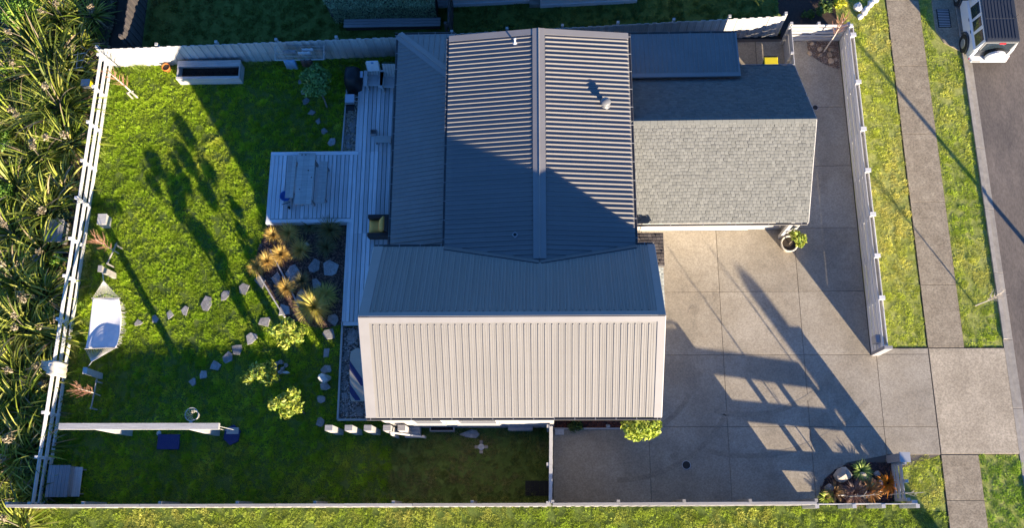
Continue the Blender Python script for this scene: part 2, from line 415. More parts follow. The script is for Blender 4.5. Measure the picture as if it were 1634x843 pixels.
def flagstone(label, px, py, wpx, hpx, seed, group, h=.05, m='stone', name='stepping_stone', cat='stepping stone', ang=None):
    g = random.Random(seed); c = P(px, py, 0); s = 44.0
    n = g.choice((4, 5, 5, 6, 7)); pts = []; a0 = g.random() * 6.28 if ang is None else ang
    for i in range(n):
        t = a0 + 2 * math.pi * (i + g.uniform(-.36, .36)) / n; k = g.uniform(.72, 1.25)
        pts.append((c.x + math.cos(t) * wpx / s / 2 * k, c.y + math.sin(t) * hpx / s / 2 * k))
    o = MB().prism(pts, -.03, h, .012, .01).build(name, m); STONES.append(pts)
    return tag(o, label, cat, group)
ORD = ['first', 'second', 'third', 'fourth', 'fifth', 'sixth', 'seventh', 'eighth', 'ninth', 'tenth', 'eleventh', 'twelfth', 'thirteenth']

# ================================================================== the ground and the hard surfaces
struct(MB().prism([(-300, -300), (300, -300), (300, 300), (-300, 300)], -.4, -.09).build('ground', 'soil'))
struct(MB().prism([(-17.3, .3), (0.2, .3), (0.2, 3.0), (-5, 3.0), (-5, 17.6), (-17.3, 17.2)], -.085, 0).build('lawn', 'lawnsoil'))
struct(MB().prism([(-40, -12), (13.33, -12), (13.33, .2), (11.9, .372), (.2, .372), (-40, .2)], -.085, -.004).build('grass_verge', 'lawnsoil'))
struct(MB().prism([(11.4, 5.75), (13.33, 5.75), (13.33, 30), (11.4, 30)], -.085, 0).build('grass_verge', 'vergesoil'))
struct(MB().prism([(14.62, 5.75), (15.96, 5.75), (15.96, 30), (14.62, 30)], -.085, 0).build('grass_verge', 'vergesoil'))
struct(MB().prism([(11.55, .21), (13.33, .21), (13.33, 2.05), (11.55, 2.05)], -.085, .0).build('grass_verge', 'vergesoil'))
struct(MB().prism([(14.62, -12), (15.96, -12), (15.96, 2.05), (14.62, 2.05)], -.085, .0).build('grass_verge', 'vergesoil'))
struct(MB().prism([(-15.9, 17.5), (9.2, 18.1), (9.2, 30), (-15.9, 30)], -.085, 0).build('neighbour_lawn', 'lawnsoil'))
struct(MB().prism([(9.2, 17.85), (11.4, 17.85), (11.4, 30), (9.2, 30)], -.085, .004).build('neighbour_garden_bed', 'mulchbase'))

drive = struct(MB().prism([(.22, .38), (8.6, .38), (8.6, .5), (13.35, 2.05), (13.35, 5.72), (11.38, 5.72), (11.38, 17.75), (6.6, 17.9), (6.6, 9.4), (.22, 9.4)], -.086, .012).build('driveway', 'joint'))
def slab(poly, m, parent, z=.03):
    # shrink slightly so that the saw cuts stay open
    c = sum((Vector((p[0], p[1], 0)) for p in poly), Vector()) / len(poly)
    q = []
    for p in poly:
        v = Vector((p[0], p[1], 0)); d = v - c
        q.append((v.x - math.copysign(.008, d.x), v.y - math.copysign(.008, d.y)))
    return MB().prism(q, -.02, z, .006, .004).build('slab', m, parent)
# saw-cut slabs of the drive
xs = [.24, 3.55, 6.25, 9.05, 11.55, 13.35]
yA = [P(1200, y, 0).y for y in (803, 682, 567, 466)] ; yA[0] = .42
def rect(x0, x1, y0, y1): return [(x0, y0), (x1, y0), (x1, y1), (x0, y1)]
for i in range(5):
    for j in range(3):
        x0, x1, y0, y1 = xs[i], xs[i + 1], yA[j], yA[j + 1]
        if j == 0 and i == 3: slab([(x0, y0), (9.25, y0), (9.6, 1.35), (10.2, 1.8), (x1 - .25, 2.0), (x1, 2.05), (x1, y1), (x0, y1)], 'concrete', drive)
        elif j == 0 and i == 4: slab([(x0, 2.05), (x1, 2.05), (x1, y1), (x0, y1)], 'concrete', drive)
        elif j == 2 and i == 4: slab([(x0, y0), (x1, y0), (x1, 5.7), (x0, 5.7)], 'concrete', drive)
        elif j == 2 and i == 3: slab([(x0, y0), (11.36, y0), (11.36, y1), (x0, y1)], 'concrete', drive); slab(rect(11.37, 11.54, y0, 5.7), 'concrete', drive)
        else: slab(rect(x0, x1, y0, y1), 'concrete', drive)
for i in range(4):
    slab(rect(xs[i], min(xs[i + 1], 11.36), yA[3], 10.15), 'concrete', drive)
yB = [10.15] + [P(1330, y, 0).y for y in (265, 171)] + [17.72]
for j in range(3): slab(rect(8.2, 11.36, yB[j], yB[j + 1]), 'concrete', drive)
slab(rect(6.7, 8.19, 15.0, 17.72), 'concrete', drive)

path = struct(MB().prism([(13.36, -12), (14.61, -12), (14.61, 30), (13.36, 30)], -.086, .008).build('footpath', 'joint'))
yj = [-12, -9, -6, -3, .55, 2.05]
for a, b in zip(yj[:-1], yj[1:]): slab(rect(13.36, 14.61, a, b), 'footpath', path)
yj = [5.72] + [P(1500, y, 0).y for y in (455, 323, 214, 105)] + [19.4, 22.4, 25.4, 28.4]
for a, b in zip(yj[:-1], yj[1:]): slab(rect(13.36, 14.61, a, b), 'footpath', path)
apron = struct(MB().prism(rect(13.36, 15.97, 2.06, 5.71), -.086, .007).build('vehicle_crossing', 'joint'))
slab(rect(13.37, 15.97, 2.07, 5.70), 'apron', apron)
kerb = struct(MB().prism(rect(15.97, 16.33, -30, 60), -.086, -.03).build('kerb', 'joint'))
y = -30.0
while y < 44:
    drop = 2.0 < y + 1.2 < 5.8
    for a, b, z in ((15.975, 16.11, .02 if drop else .075), (16.115, 16.325, -.014)):
        MB().prism(rect(a, b, y + .004, y + 2.396), -.08, z, .012, .01).build('kerb_stone' if a < 16.1 else 'channel_slab', 'kerb', kerb)
    y += 2.4
struct(MB().prism(rect(16.33, 23.5, -100, 130), -.085, -.028).build('road', 'road'))
# faint curved tyre marks and an oil stain on the drive
def tyre_mark(cx_, cy_, r, a0, a1, w=.17, n=28):
    vs = []; fs = []
    for i in range(n + 1):
        t_ = math.radians(a0 + (a1 - a0) * i / n)
        for rr in (r - w / 2, r + w / 2): vs.append((cx_ + rr * math.cos(t_), cy_ + rr * math.sin(t_), .0335))
    for i in range(n): fs.append((2 * i, 2 * i + 1, 2 * i + 3, 2 * i + 2))
    MB().add(vs, fs).build('tyre_mark', 'tyremark', drive)
for r in (4.2, 5.6): tyre_mark(6.9, 7.6, r, 255, 318)
for r in (3.0, 4.4): tyre_mark(2.4, 5.6, r, 270, 330)
for x, y, r in ((5.3, 7.1, .2), (6.1, 7.6, .12), (4.4, 2.0, .16)):
    MB().add([(x + r * random.uniform(.7, 1.2) * math.cos(k * .45), y + r * random.uniform(.7, 1.2) * math.sin(k * .45), .034) for k in range(14)], [tuple(range(14))]).build('oil_stain', 'tyremark', drive)
# storm-water inlet beside the kerb
inl = P(1512, 12, 0)
inlet = thing('storm_drain', 'storm drain with slotted iron grate beside the kerb, next to the parked car', 'storm drain', (inl.x, inl.y, 0))
MB().prism([(15.35, 17.55), (15.96, 17.15), (15.96, 19.6), (15.1, 19.4), (15.1, 18.1)], -.05, .03, .01, .01).build('concrete_surround', 'footpath', inlet)
MB().box(15.22, 15.72, 18.2, 19.0, .031, .038).build('grate_frame', 'iron', inlet)
for i in range(11): MB().box(15.26, 15.68, 18.24 + i * .07, 18.27 + i * .07, .0385, .05).build('grate_bar', 'galv', inlet)
def cover(label, px, py, r):
    c = P(px, py, 0); t = thing('manhole_cover', label, 'manhole cover', c)
    MB().lathe([(r, .02), (r, .036), (r * .9, .037)], c).build('frame', 'galv', t)
    MB().lathe([(r * .88, .03), (r * .88, .040), (r * .8, .041)], c).build('lid', 'iron', t)
cover('round black manhole cover in the shaded drive near the south fence', 1095, 743, .15)
cover('small round drain cover in the drive beside the garage end wall', 1300.5, 172, .11)

# ================================================================== house
ZE, ZR = 4.3, 6.2
XW, XE, YS, YN, YR = -5.43, 3.46, 2.88, 8.28, 5.58
TS = (ZR - ZE) / (YR - YS)
NX0, NX1, NXR, NZR, NYN = -3.18, 2.87, -.145, 4.72, 15.74
TN = (NZR - ZE) / (NXR - NX0)
house = thing('house', 'white weatherboard house with ribbed metal gable roofs, one sunlit and the wings shaded blue', 'house', (-1, 8, 0))
def weatherboards(mb, x0, x1, y0, y1, z0, z1, h=.17):
    mb.box(x0 + .02, x1 - .02, y0 + .02, y1 - .02, z0, z1)
    z = z0
    while z < z1 - .01:
        t = min(z + h, z1 - .004)
        for (ax, ay, bx, by, ox, oy) in ((x0, y0, x1, y0, 0, -1), (x1, y0, x1, y1, 1, 0), (x1, y1, x0, y1, 0, 1), (x0, y1, x0, y0, -1, 0)):
            A = Vector((ax, ay, 0)); B = Vector((bx, by, 0)); O = Vector((ox, oy, 0))
            mb.add([A + Vector((0, 0, z)) + O * .012, B + Vector((0, 0, z)) + O * .012, B + Vector((0, 0, t)) - O * .006, A + Vector((0, 0, t)) - O * .006,
                    A + Vector((0, 0, z)) - O * .02, B + Vector((0, 0, z)) - O * .02], [(0, 1, 2, 3), (4, 5, 1, 0)])
        z += h
mb = MB(); weatherboards(mb, XW + .12, .26, YS + .10, YN - .1, 0, ZE - .02); weatherboards(mb, .2, XE - .12, YS + .44, YN - .1, 0, ZE - .02)
for x, s in ((XW + .12, 1), (XE - .12, -1)):
    y0, y1 = YS + .12, YN - .12
    mb.add([(x, y0, ZE - .03), (x, y1, ZE - .03), (x, YR, ZR - .12), (x + s * .1, y0, ZE - .03), (x + s * .1, y1, ZE - .03), (x + s * .1, YR, ZR - .12)],
           [(0, 1, 2), (5, 4, 3), (0, 2, 5, 3), (1, 4, 5, 2)])
mb.build('wall', 'wallw', house)
mb = MB(); weatherboards(mb, NX0 + .15, NX1 - .1, YN - .3, NYN - .15, 0, ZE - .05)
for yy in (NYN - .15,):
    mb.add([(NX0 + .15, yy, ZE - .05), (NX1 - .1, yy, ZE - .05), (NXR, yy, NZR - .06), (NX0 + .15, yy - .1, ZE - .05), (NX1 - .1, yy - .1, ZE - .05), (NXR, yy - .1, NZR - .06)],
           [(0, 2, 1), (3, 4, 5), (0, 3, 5, 2), (1, 2, 5, 4)])
mb.build('wall', 'wallw', house)
LX0, LX1, LZ0, LZ1, LYN = -5.13, -3.12, 3.1, 3.8, 16.52
mb = MB(); weatherboards(mb, LX0 + .12, NX0 + .17, YN - .1, LYN - .12, 0, LZ0 - .03); mb.build('wall', 'wallw', house)

def slope(poly, name='roof', m='roof', parent=house, th=.05):
    poly = [Vector(p) for p in poly]
    n = (poly[1] - poly[0]).cross(poly[2] - poly[0]).normalized()
    if n.z < 0: poly = poly[::-1]; n = -n
    k = len(poly); vs = poly + [p - n * th for p in poly]
    return MB().add(vs, [tuple(range(k)), tuple(range(k, 2 * k))[::-1]] + [(i, k + i, k + (i + 1) % k, (i + 1) % k) for i in range(k)]).build(name, m, parent), n
_rib = {}
def rib(a, b, n, parent, wb=.050, wt=.024, h=.026, m='roof', name='roof_rib'):
    a, b = Vector(a), Vector(b); L = (b - a).length
    if L < .06: return
    key = (round(L, 2), wb, wt, h, m)
    if key not in _rib:
        hL = L / 2; pr = [(-wb / 2, .0), (wb / 2, .0), (wt / 2, h), (-wt / 2, h)]
        _rib[key] = MB().add([(-hL, y, z) for y, z in pr] + [(hL, y, z) for y, z in pr],
                 [(3, 2, 1, 0), (4, 5, 6, 7), (1, 2, 6, 5), (2, 3, 7, 6), (3, 0, 4, 7)]).mesh(name, m)
    x = (b - a).normalized(); z = n; yv = z.cross(x); c = (a + b) / 2 + n * .001
    mw = Matrix(((x.x, yv.x, z.x, c.x), (x.y, yv.y, z.y, c.y), (x.z, yv.z, z.z, c.z), (0, 0, 0, 1)))
    return link(bpy.data.objects.new(name, _rib[key]), parent, mw)
def flashing(pts, half, n, parent, name='flashing', m='flash', lift=.034, side=None):
    """folded metal strip along a line lying on a slope"""
    a, b = Vector(pts[0]), Vector(pts[1]); d = (b - a).normalized(); s = n.cross(d).normalized()
    if side is None: lo_, hi_ = -half, half
    else:
        if s.dot(Vector(side)) < 0: s = -s
        lo_, hi_ = 0, half * 2
    o = a + s * lo_ + n * (lift - .03)
    return MB().hexa(o, b - a, s * (hi_ - lo_), n * .03).build(name, m, parent)

# --- sunlit gable: south and north slope
RS, RN_, RW = .2005, .1605, .1605
rs, nS = slope([(XW, YS, ZE), (XE, YS, ZE), (XE, YR, ZR), (XW, YR, ZR)], 'roof', 'roofns')
rn, nN = slope([(XE, YN, ZE), (NX1, YN, ZE), (NXR, YN - TN * (NXR - NX0) / TS, NZR), (NX0, YN, ZE), (XW, YN, ZE), (XW, YR, ZR), (XE, YR, ZR)], 'roof', 'roofns')
stf = [[], []]
x = XW + .42
while x < XE - .30:
    zt = .20
    rib((x, YR - zt, ZR - zt * TS), (x, YS + .01, ZE + .01 * TS), nS, rs)
    # clipped by the valley on the north side
    yv = YN
    if NX0 < x < NX1: yv = YN - TN * min(x - NX0, NX1 - x) / TS - .16
    rib((x, YR + zt, ZR - zt * TS), (x, yv - .01, ZE + (YN - yv + .01) * TS), nN, rn)
    for k in (1, 2):
        xs_ = x + RS * k / 3
        if xs_ < XE - .3:
            stf[0].append((xs_, YR - .2, ZR - .2 * TS, xs_, YS + .02, ZE + .02 * TS))
            yv2 = YN
            if NX0 < xs_ < NX1: yv2 = YN - TN * min(xs_ - NX0, NX1 - xs_) / TS - .16
            stf[1].append((xs_, YR + .2, ZR - .2 * TS, xs_, yv2 - .02, ZE + (YN - yv2 + .02) * TS))
    x += RS
for lst_, nn_, par_ in ((stf[0], nS, rs), (stf[1], nN, rn)):
    b = MB()
    for q in lst_:
        p0, p1 = Vector(q[:3]), Vector(q[3:]); sd_ = nn_.cross(p1 - p0).normalized() * .010
        b.add([p0 - sd_, p0 + nn_ * .009, p0 + sd_, p1 - sd_, p1 + nn_ * .009, p1 + sd_], [(0, 1, 4, 3), (1, 2, 5, 4)])
    stuff(b.build('stiffener_swages', 'roof', par_))
for n_, sl_, sg, par in ((nS, YS, -1, rs), (nN, YN, 1, rn)):
    flashing([(XW, YR, ZR), (XE, YR, ZR)], .085, n_, par, 'ridge_cap', side=(0, sg, -TS))
    flashing([(XW + .0, YR, ZR), (XW, sl_, ZE)], .15, n_, par, 'barge_flashing', side=(1, 0, 0), lift=.03)
    flashing([(XE, YR, ZR), (XE, sl_, ZE)], .11, n_, par, 'barge_flashing', side=(-1, 0, 0), lift=.03)
    # barge boards on the gable ends
for xx in (XW - .025, XE + .002):
    for yy in (YS, YN):
        MB().hexa((xx, yy, ZE - .22), (.022, 0, 0), (0, YR - yy, ZR - ZE), (0, 0, .2)).build('barge_board', 'trim', house)
yV = YN - TN * (NXR - NX0) / TS
for xe in (NX0, NX1):
    flashing([(xe, YN, ZE), (NXR, yV, NZR)], .08, nN, rn, 'valley_flashing', 'roofdark', lift=.03, side=(0, -1, TS))
# --- north wing slopes
rw, nW = slope([(NX0, YN, ZE), (NXR, yV, NZR), (NXR, NYN, NZR), (NX0, NYN, ZE)], 'roof', 'roofew')
re_, nE = slope([(NX1, YN, ZE), (NX1, NYN, ZE), (NXR, NYN, NZR), (NXR, yV, NZR)], 'roof', 'roofew')
y = NYN - .30
while y > yV + .1:
    w0, e0 = NX0 + .01, NX1 - .01
    cut = .22
    if y < YN + .05:
        k = (YN + .05 - y) * TS / TN; w0 += k; e0 -= k
    if w0 < NXR - cut - .1:
        rib((NXR - cut, y, NZR - cut * TN), (w0, y, ZE + (w0 - NX0) * TN), nW, rw, wb=.054, wt=.018, h=.038)
        rib((NXR + cut, y, NZR - cut * TN), (e0, y, ZE + (NX1 - e0) * TN), nE, re_, wb=.054, wt=.018, h=.038)
    y -= RN_
for n_, sg, par, xe in ((nW, -1, rw, NX0), (nE, 1, re_, NX1)):
    flashing([(NXR, yV + .05, NZR), (NXR, NYN, NZR)], .10, n_, par, 'ridge_cap', side=(sg, 0, -TN), lift=.05)
    flashing([(NXR, NYN, NZR), (xe, NYN, ZE)], .11, n_, par, 'barge_flashing', side=(0, -1, 0), lift=.032)
    MB().hexa((xe, NYN + .002, ZE - .18), (NXR - xe, 0, NZR - ZE), (0, .022, 0), (0, 0, .17)).build('barge_board', 'trim', house)
MB().tube((NXR, yV + .05, NZR + .05), (NXR, NYN, NZR + .05), .022, None, 8).build('ridge_roll', 'flash', house)
# --- lower roof wrapped round the west side, hipped at the corner
hx = LX1; hy = LYN - (LX1 - LX0)
rl, nL = slope([(LX0, YN + .02, LZ0), (LX1, YN + .02, LZ1), (LX1, hy, LZ1), (LX0, LYN, LZ0)])
rl2, nL2 = slope([(LX0, LYN, LZ0), (LX1, hy, LZ1), (LX1, LYN, LZ0)])
TL = (LZ1 - LZ0) / (LX1 - LX0)
y = YN + .16
while y < LYN - .12:
    x1_ = LX1 - .05 if y < hy - .2 else LX0 + (LYN - y) - .2
    if x1_ > LX0 + .1: rib((x1_, y, LZ0 + (x1_ - LX0) * TL), (LX0 + .01, y, LZ0 + .01 * TL), nL, rl, h=.022)
    y += RW
x = LX0 + .32
while x < LX1 - .03:
    y0 = LYN - (x - LX0) + .2
    if y0 < LYN - .05: rib((x, y0, LZ0 + (LYN - y0) * TL), (x, LYN - .01, LZ0 + .01 * TL), nL2, rl2, h=.022)
    x += .195
flashing([(LX0, LYN, LZ0), (LX1, hy, LZ1)], .085, nL, rl, 'hip_cap', side=(-1, -1, 0), lift=.036)
flashing([(LX0, LYN, LZ0), (LX1, hy, LZ1)], .085, nL2, rl2, 'hip_cap', side=(1, 1, 0), lift=.036)
MB().tube((LX0, LYN, LZ0 + .05), (LX1, hy, LZ1 + .05), .02).build('hip_roll', 'flash', house)
# --- gutters with brackets
def gutter(a, b, out, parent=house, step=.62, m='gutter', w=.07, h=.08, brk=True):
    a, b, out = Vector(a), Vector(b), Vector(out); d = (b - a)
    MB().hexa(a + out * .004 + Vector((0, 0, -h)), d, out * w, (0, 0, .012)).hexa(a + out * w + Vector((0, 0, -h)), d, out * .012, (0, 0, h - .004)).build('gutter', m, parent)
    if brk:
        L = d.length; k = int(L / step)
        for i in range(k + 1):
            p = a + d * ((i + .2) / (k + .4)); u = d.normalized()
            MB().hexa(p + out * .0 + Vector((0, 0, -.004)), u * .014, out * (w + .014), (0, 0, .008)).build('gutter_bracket', 'bracket', parent)
gutter((XW, YS, ZE), (XE, YS, ZE), (0, -1, 0))
gutter((XW, YN, ZE), (NX0 + .02, YN, ZE), (0, 1, 0))
gutter((NX1 - .02, YN, ZE), (XE, YN, ZE), (0, 1, 0))
gutter((NX0, YN + .1, ZE), (NX0, NYN, ZE), (-1, 0, 0))
gutter((NX1, YN + .1, ZE), (NX1, NYN, ZE), (1, 0, 0))
gutter((LX0, YN, LZ0), (LX0, LYN, LZ0), (-1, 0, 0))
gutter((LX0, LYN, LZ0), (LX1, LYN, LZ0), (0, 1, 0))
# --- roof fittings
c = P(966, 166, 4.5); c.z = NZR - (c.x - NXR) * TN
fl = MB().lathe([(.17, -.03), (.16, .02), (.085, .04), (.08, .20), (.15, .21), (.17, .26), (.12, .31), (.02, .33)], c, 20).build('flue_cowl', 'cargrey', house, True)
c = P(822, 70, 4.55); c.z = NZR - (NXR - c.x) * TN
MB().lathe([(.09, 0), (.07, .03), (.028, .05), (.028, .26), (.05, .28), (.0, .33)], c, 10).build('vent_pipe', 'trim', house)
c = P(822, 377, 4.5); c.z = NZR - (NXR - c.x) * TN
vb = MB().hexa(c + Vector((0, -.10, .0)), (.10, .10, 0), (-.10, .10, 0), (0, 0, .06)).build('roof_vent', 'bracket', house)
MB().hexa(c + Vector((0, -.065, .045)), (.065, .065, 0), (-.065, .065, 0), (0, 0, .02)).build('vent_cap', 'black', vb)
# windows and doors (the photo shows them only as slivers under the eaves)
def window(x, y, z, w, h, nrm, parent=house):
    u = Vector((-nrm[1], nrm[0], 0)); n = Vector(nrm); c = Vector((x, y, z))
    wdw = MB()
    for a, b, cc, d in ((-w / 2 - .06, -w / 2, -h / 2 - .06, h / 2 + .06), (w / 2, w / 2 + .06, -h / 2 - .06, h / 2 + .06), (-w / 2, w / 2, -h / 2 - .06, -h / 2), (-w / 2, w / 2, h / 2, h / 2 + .06)):
        wdw.hexa(c + u * a + Vector((0, 0, cc)) + n * .013, u * (b - a), n * .04, (0, 0, d - cc))
    f = wdw.build('window', 'trim', parent)
    MB().hexa(c - u * w / 2 + Vector((0, 0, -h / 2)) + n * .015, u * w, n * .012, (0, 0, h)).build('pane', 'glass', f)
    MB().hexa(c - u * (w / 2 + .1) + Vector((0, 0, -h / 2 - .10)) + n * .014, u * (w + .2), n * .09, (0, 0, .035)).build('sill', 'trim', f)
for x, w, yo in ((-3.8, .9, .10), (-2.2, 1.2, .10), (1.6, 1.5, .44)): window(x, YS + yo, 2.4, w, 1.1, (0, -1, 0))
window(XW + .12, 5.2, 2.2, 1.6, 1.2, (-1, 0, 0)); window(XE - .12, 4.4, 2.2, 1.4, 1.2, (1, 0, 0))
window(LX0 + .12, 11.5, 1.45, 2.4, 2.0, (-1, 0, 0)); window(LX0 + .12, 15.2, 1.8, 1.2, 1.2, (-1, 0, 0))
# eave blocks along the east gable
for y in (4.55, 5.45, 3.5): MB().box(XE - .11, XE + .12, y, y + .06, 2.6, 2.68).build('wall_light', 'trim', house)

# --- shingle canopy on the east wall
def shingles(name, org, u, v, n, wu, wv, parent, tab=.135, course=.112, cols=((.27, .28, .25), (.31, .32, .285), (.24, .25, .225)), clip=None):
    org, u, v, n = (np.array(q, float) for q in (org, u, v, n)); V = []; Cc = []
    r = 0; k = 0.0
    while k < wv - .01:
        kk = min(course * 1.0, wv - k); x = -(r % 2) * tab * .5 - .06 * ((r * 7) % 3) / 3
        while x < wu:
            a, b = max(x + .004, 0), min(x + tab - .004, wu)
            if b - a > .02 and (clip is None or clip(a, b, k)):
                t0 = .004 + (.022 if random.random() < .45 else .004) + .006 * random.random(); lf = .006; dv = random.uniform(-.012, .012) if r else 0
                q = [(a, k + dv, t0 + .012), (b, k + dv, t0 + .012), (b, k + kk, lf), (a, k + kk, lf), (a, k + dv, 0), (b, k + dv, 0)]
                V.append([org + u * i + v * j + n * h for i, j, h in q]); Cc.append(np.array(cols[random.randrange(len(cols))]) * random.uniform(.94, 1.06))
            x += tab
        r += 1; k += course
    m_ = len(V); V = np.array(V).reshape(-1, 3); idx = np.arange(m_)[:, None] * 6
    f = np.concatenate([idx + np.array([[0, 1, 2, 3]]), idx + np.array([[4, 5, 1, 0]])])
    return stuff(np_mesh(name, V, f, 'shingle', parent, np.repeat(np.array(Cc), 6, axis=0)))
pz = 2.75
a = P(1013, 372, pz); b = P(1060.5, 424, pz)
pr_ = MB().hexa((2.7, b.y, pz - .12), (b.x - 2.7, 0, 0), (0, a.y - b.y, 0), (0, 0, .115)).build('porch_roof', 'roofdark', house)
shingles('porch_shingles', (2.7, b.y, pz), (1, 0, 0), (0, 1, 0), (0, 0, 1), b.x - 2.7, a.y - b.y, pr_, cols=((.05, .042, .042), (.07, .06, .058), (.04, .035, .036)))
a = P(1062, 506, 2.3); b = P(1062, 426, 2.3)
sk = MB().hexa((3.30, a.y, 2.35), (a.x - 3.30, 0, -.2), (0, b.y - a.y, 0), (0, 0, .05)).build('skirt_roof', 'roofdark', house)
shingles('skirt_shingles', (a.x, a.y, 2.20), (0, 1, 0), (-.9, 0, .45), (.3, 0, .9), b.y - a.y, .35, sk, cols=((.30, .31, .28), (.34, .35, .31), (.27, .28, .25)))
MB().tube((a.x - .06, b.y - .1, 0), (a.x - .06, b.y - .1, 2.2), .05).build('porch_post', 'trim', house)

# ================================================================== garage
garage = thing('garage', 'garage with grey shingled gable roof, south slope sunlit and north slope blue with shade', 'garage', (6, 12.5, 0))
GX0, GX1, GYS, GYN, GYR, GZE, GZR = 2.80, 8.90, 9.60, 15.43, 12.53, 2.4, 4.26
mb = MB(); weatherboards(mb, 2.8, GX1 - .22, 10.12, GYN - .35, 0, GZE - .05)
for x, s in ((GX1 - .22, -1),):
    mb.add([(x, 9.75, GZE - .0), (x, GYN - .2, GZE - .0), (x, GYR, GZR - .1), (x - .1, 9.75, GZE), (x - .1, GYN - .2, GZE), (x - .1, GYR, GZR - .1)], [(0, 1, 2), (5, 4, 3), (0, 2, 5, 3), (1, 4, 5, 2)])
mb.build('wall', 'wallw', garage)
for nm, y0, sg in (('s', GYS, 1), ('n', GYN, -1)):
    gs, gn = slope([(GX0, y0, GZE), (GX1, y0, GZE), (GX1, GYR, GZR), (GX0, GYR, GZR)], 'roof', 'roofdark', garage)
    vv = (Vector((0, GYR - y0, GZR - GZE))); Lv = vv.length; vv.normalize()
    pal = ((.130, .132, .127), (.142, .144, .138), (.118, .120, .115))
    shingles('shingles', (GX0, y0, GZE), (1, 0, 0), vv, gn, GX1 - GX0, Lv, gs, cols=pal)
    for yy in (y0,):
        MB().hexa((GX1 + .002, yy, GZE - .2), (.022, 0, 0), (0, GYR - yy, GZR - GZE), (0, 0, .19)).build('barge_board', 'trim', garage)
for i in range(26):
    x0 = GX0 + i * (GX1 - GX0) / 26; w = (GX1 - GX0) / 26 - .006
    cp = MB(); 
    for sg in (1, -1): cp.hexa((x0, GYR, GZR + .022), (w, 0, 0), (0, sg * .13, -.13 * .636), (0, 0, .014))
    cp.build('ridge_shingle', 'shingle_cap', garage)
gutter((2.95, GYS, GZE), (GX1 - .02, GYS, GZE), (0, -1, 0), garage, 1.0)
gutter((6.9, GYN, GZE), (GX1 - .02, GYN, GZE), (0, 1, 0), garage, .9, 'bracket')
# roller door panels on the south wall
for i in range(4): MB().box(3.5, 7.4, 10.085, 10.108, .05 + i * .5, .53 + i * .5).build('door_panel', 'trim', garage)
# corner post and cabinet
MB().box(8.48, 8.6, 9.75, 9.87, .03, GZE - .02).build('veranda_post', 'trim', garage)
# flat iron roof over the gap north of the garage
side = thing('lean_to', 'low dark ribbed iron roof over the gap between garage and north fence', 'lean-to', (5, 15.7, 0))
fx0, fx1, fy0, fy1, fz0, fz1 = 2.85, 6.86, 14.77, 16.60, 2.96, 2.72
fs_, fn = slope([(fx0, fy0, fz0), (fx1, fy0, fz0), (fx1, fy1, fz1), (fx0, fy1, fz1)], 'roof', 'roof', side)
x = fx0 + .12
while x < fx1 - .12:
    rib((x, fy0 + .16, fz0 - .16 * (fz0 - fz1) / (fy1 - fy0)), (x, fy1 - .01, fz1), fn, fs_, h=.018, wb=.04, wt=.02); x += .155
flashing([(fx0, fy0, fz0), (fx1, fy0, fz0)], .08, fn, fs_, 'apron_flashing', side=(0, 1, 0), lift=.03)
flashing([(fx1, fy0, fz0), (fx1, fy1, fz1)], .03, fn, fs_, 'barge_flashing', side=(-1, 0, 0), lift=.026)
gutter((fx0, fy1, fz1), (fx1, fy1, fz1), (0, 1, 0), side, .75)
for x in (3.4, 6.75): MB().box(x, x + .09, 16.42, 16.51, 0, fz1 - .06).build('post', 'woodgrey', side)

# ================================================================== fences
def paling_fence(name, label, a, b, h0, h1, spacing=.150, pw=.168, m='wood', out=(0, -1, 0), post_step=2.4, cap=False, top_jit=.015, group=None, rails=(.3, .8), railm=None):
    a, b = Vector(a), Vector(b); d = b - a; L = d.length; u = d.normalized(); o = Vector(out)
    t = thing(name, label, 'fence', a, group)
    n = int(L / spacing)
    for i in range(n):
        s = (i + .5) / n; h = h0 + (h1 - h0) * s + random.uniform(-top_jit, top_jit)
        p = a + d * s + o * (.021 if i % 2 else 0)
        board('paling', p + Vector((0, 0, .03)), p + Vector((0, 0, round(h, 2))), pw, .02, m, t, o, .003)
    for k in rails:
        hz0, hz1 = h0 * k, h1 * k; q = int(L / post_step) + 1
        for i in range(q):
            p0 = a + d * (i / q) - o * .045; p1 = a + d * ((i + 1) / q) - o * .045
            board('rail', p0 + Vector((0, 0, hz0)), p1 + Vector((0, 0, hz0 + (hz1 - hz0))), .045, .09, railm or m, t)
    q = int(L / post_step) + 1
    for i in range(q + 1):
        p = a + d * (i / q) - o * .115; hh = h0 + (h1 - h0) * i / q
        MB().box(p.x - .05, p.x + .05, p.y - .05, p.y + .05, -.05, hh + .02).build('post', railm or m, t)
    if cap:
        q = int(L / 2.4) + 1
        for i in range(q):
            p0 = a + d * (i / q) - o * .03; p1 = a + d * ((i + 1) / q) - o * .03; hh = h0 + (h1 - h0) * (i + .5) / q
            board('capping', p0 + Vector((0, 0, hh + .03)) + u * .003, p1 + Vector((0, 0, hh + .03)) - u * .003, cap, .028, railm or m, t, (0, 0, 1), .004)
    return t
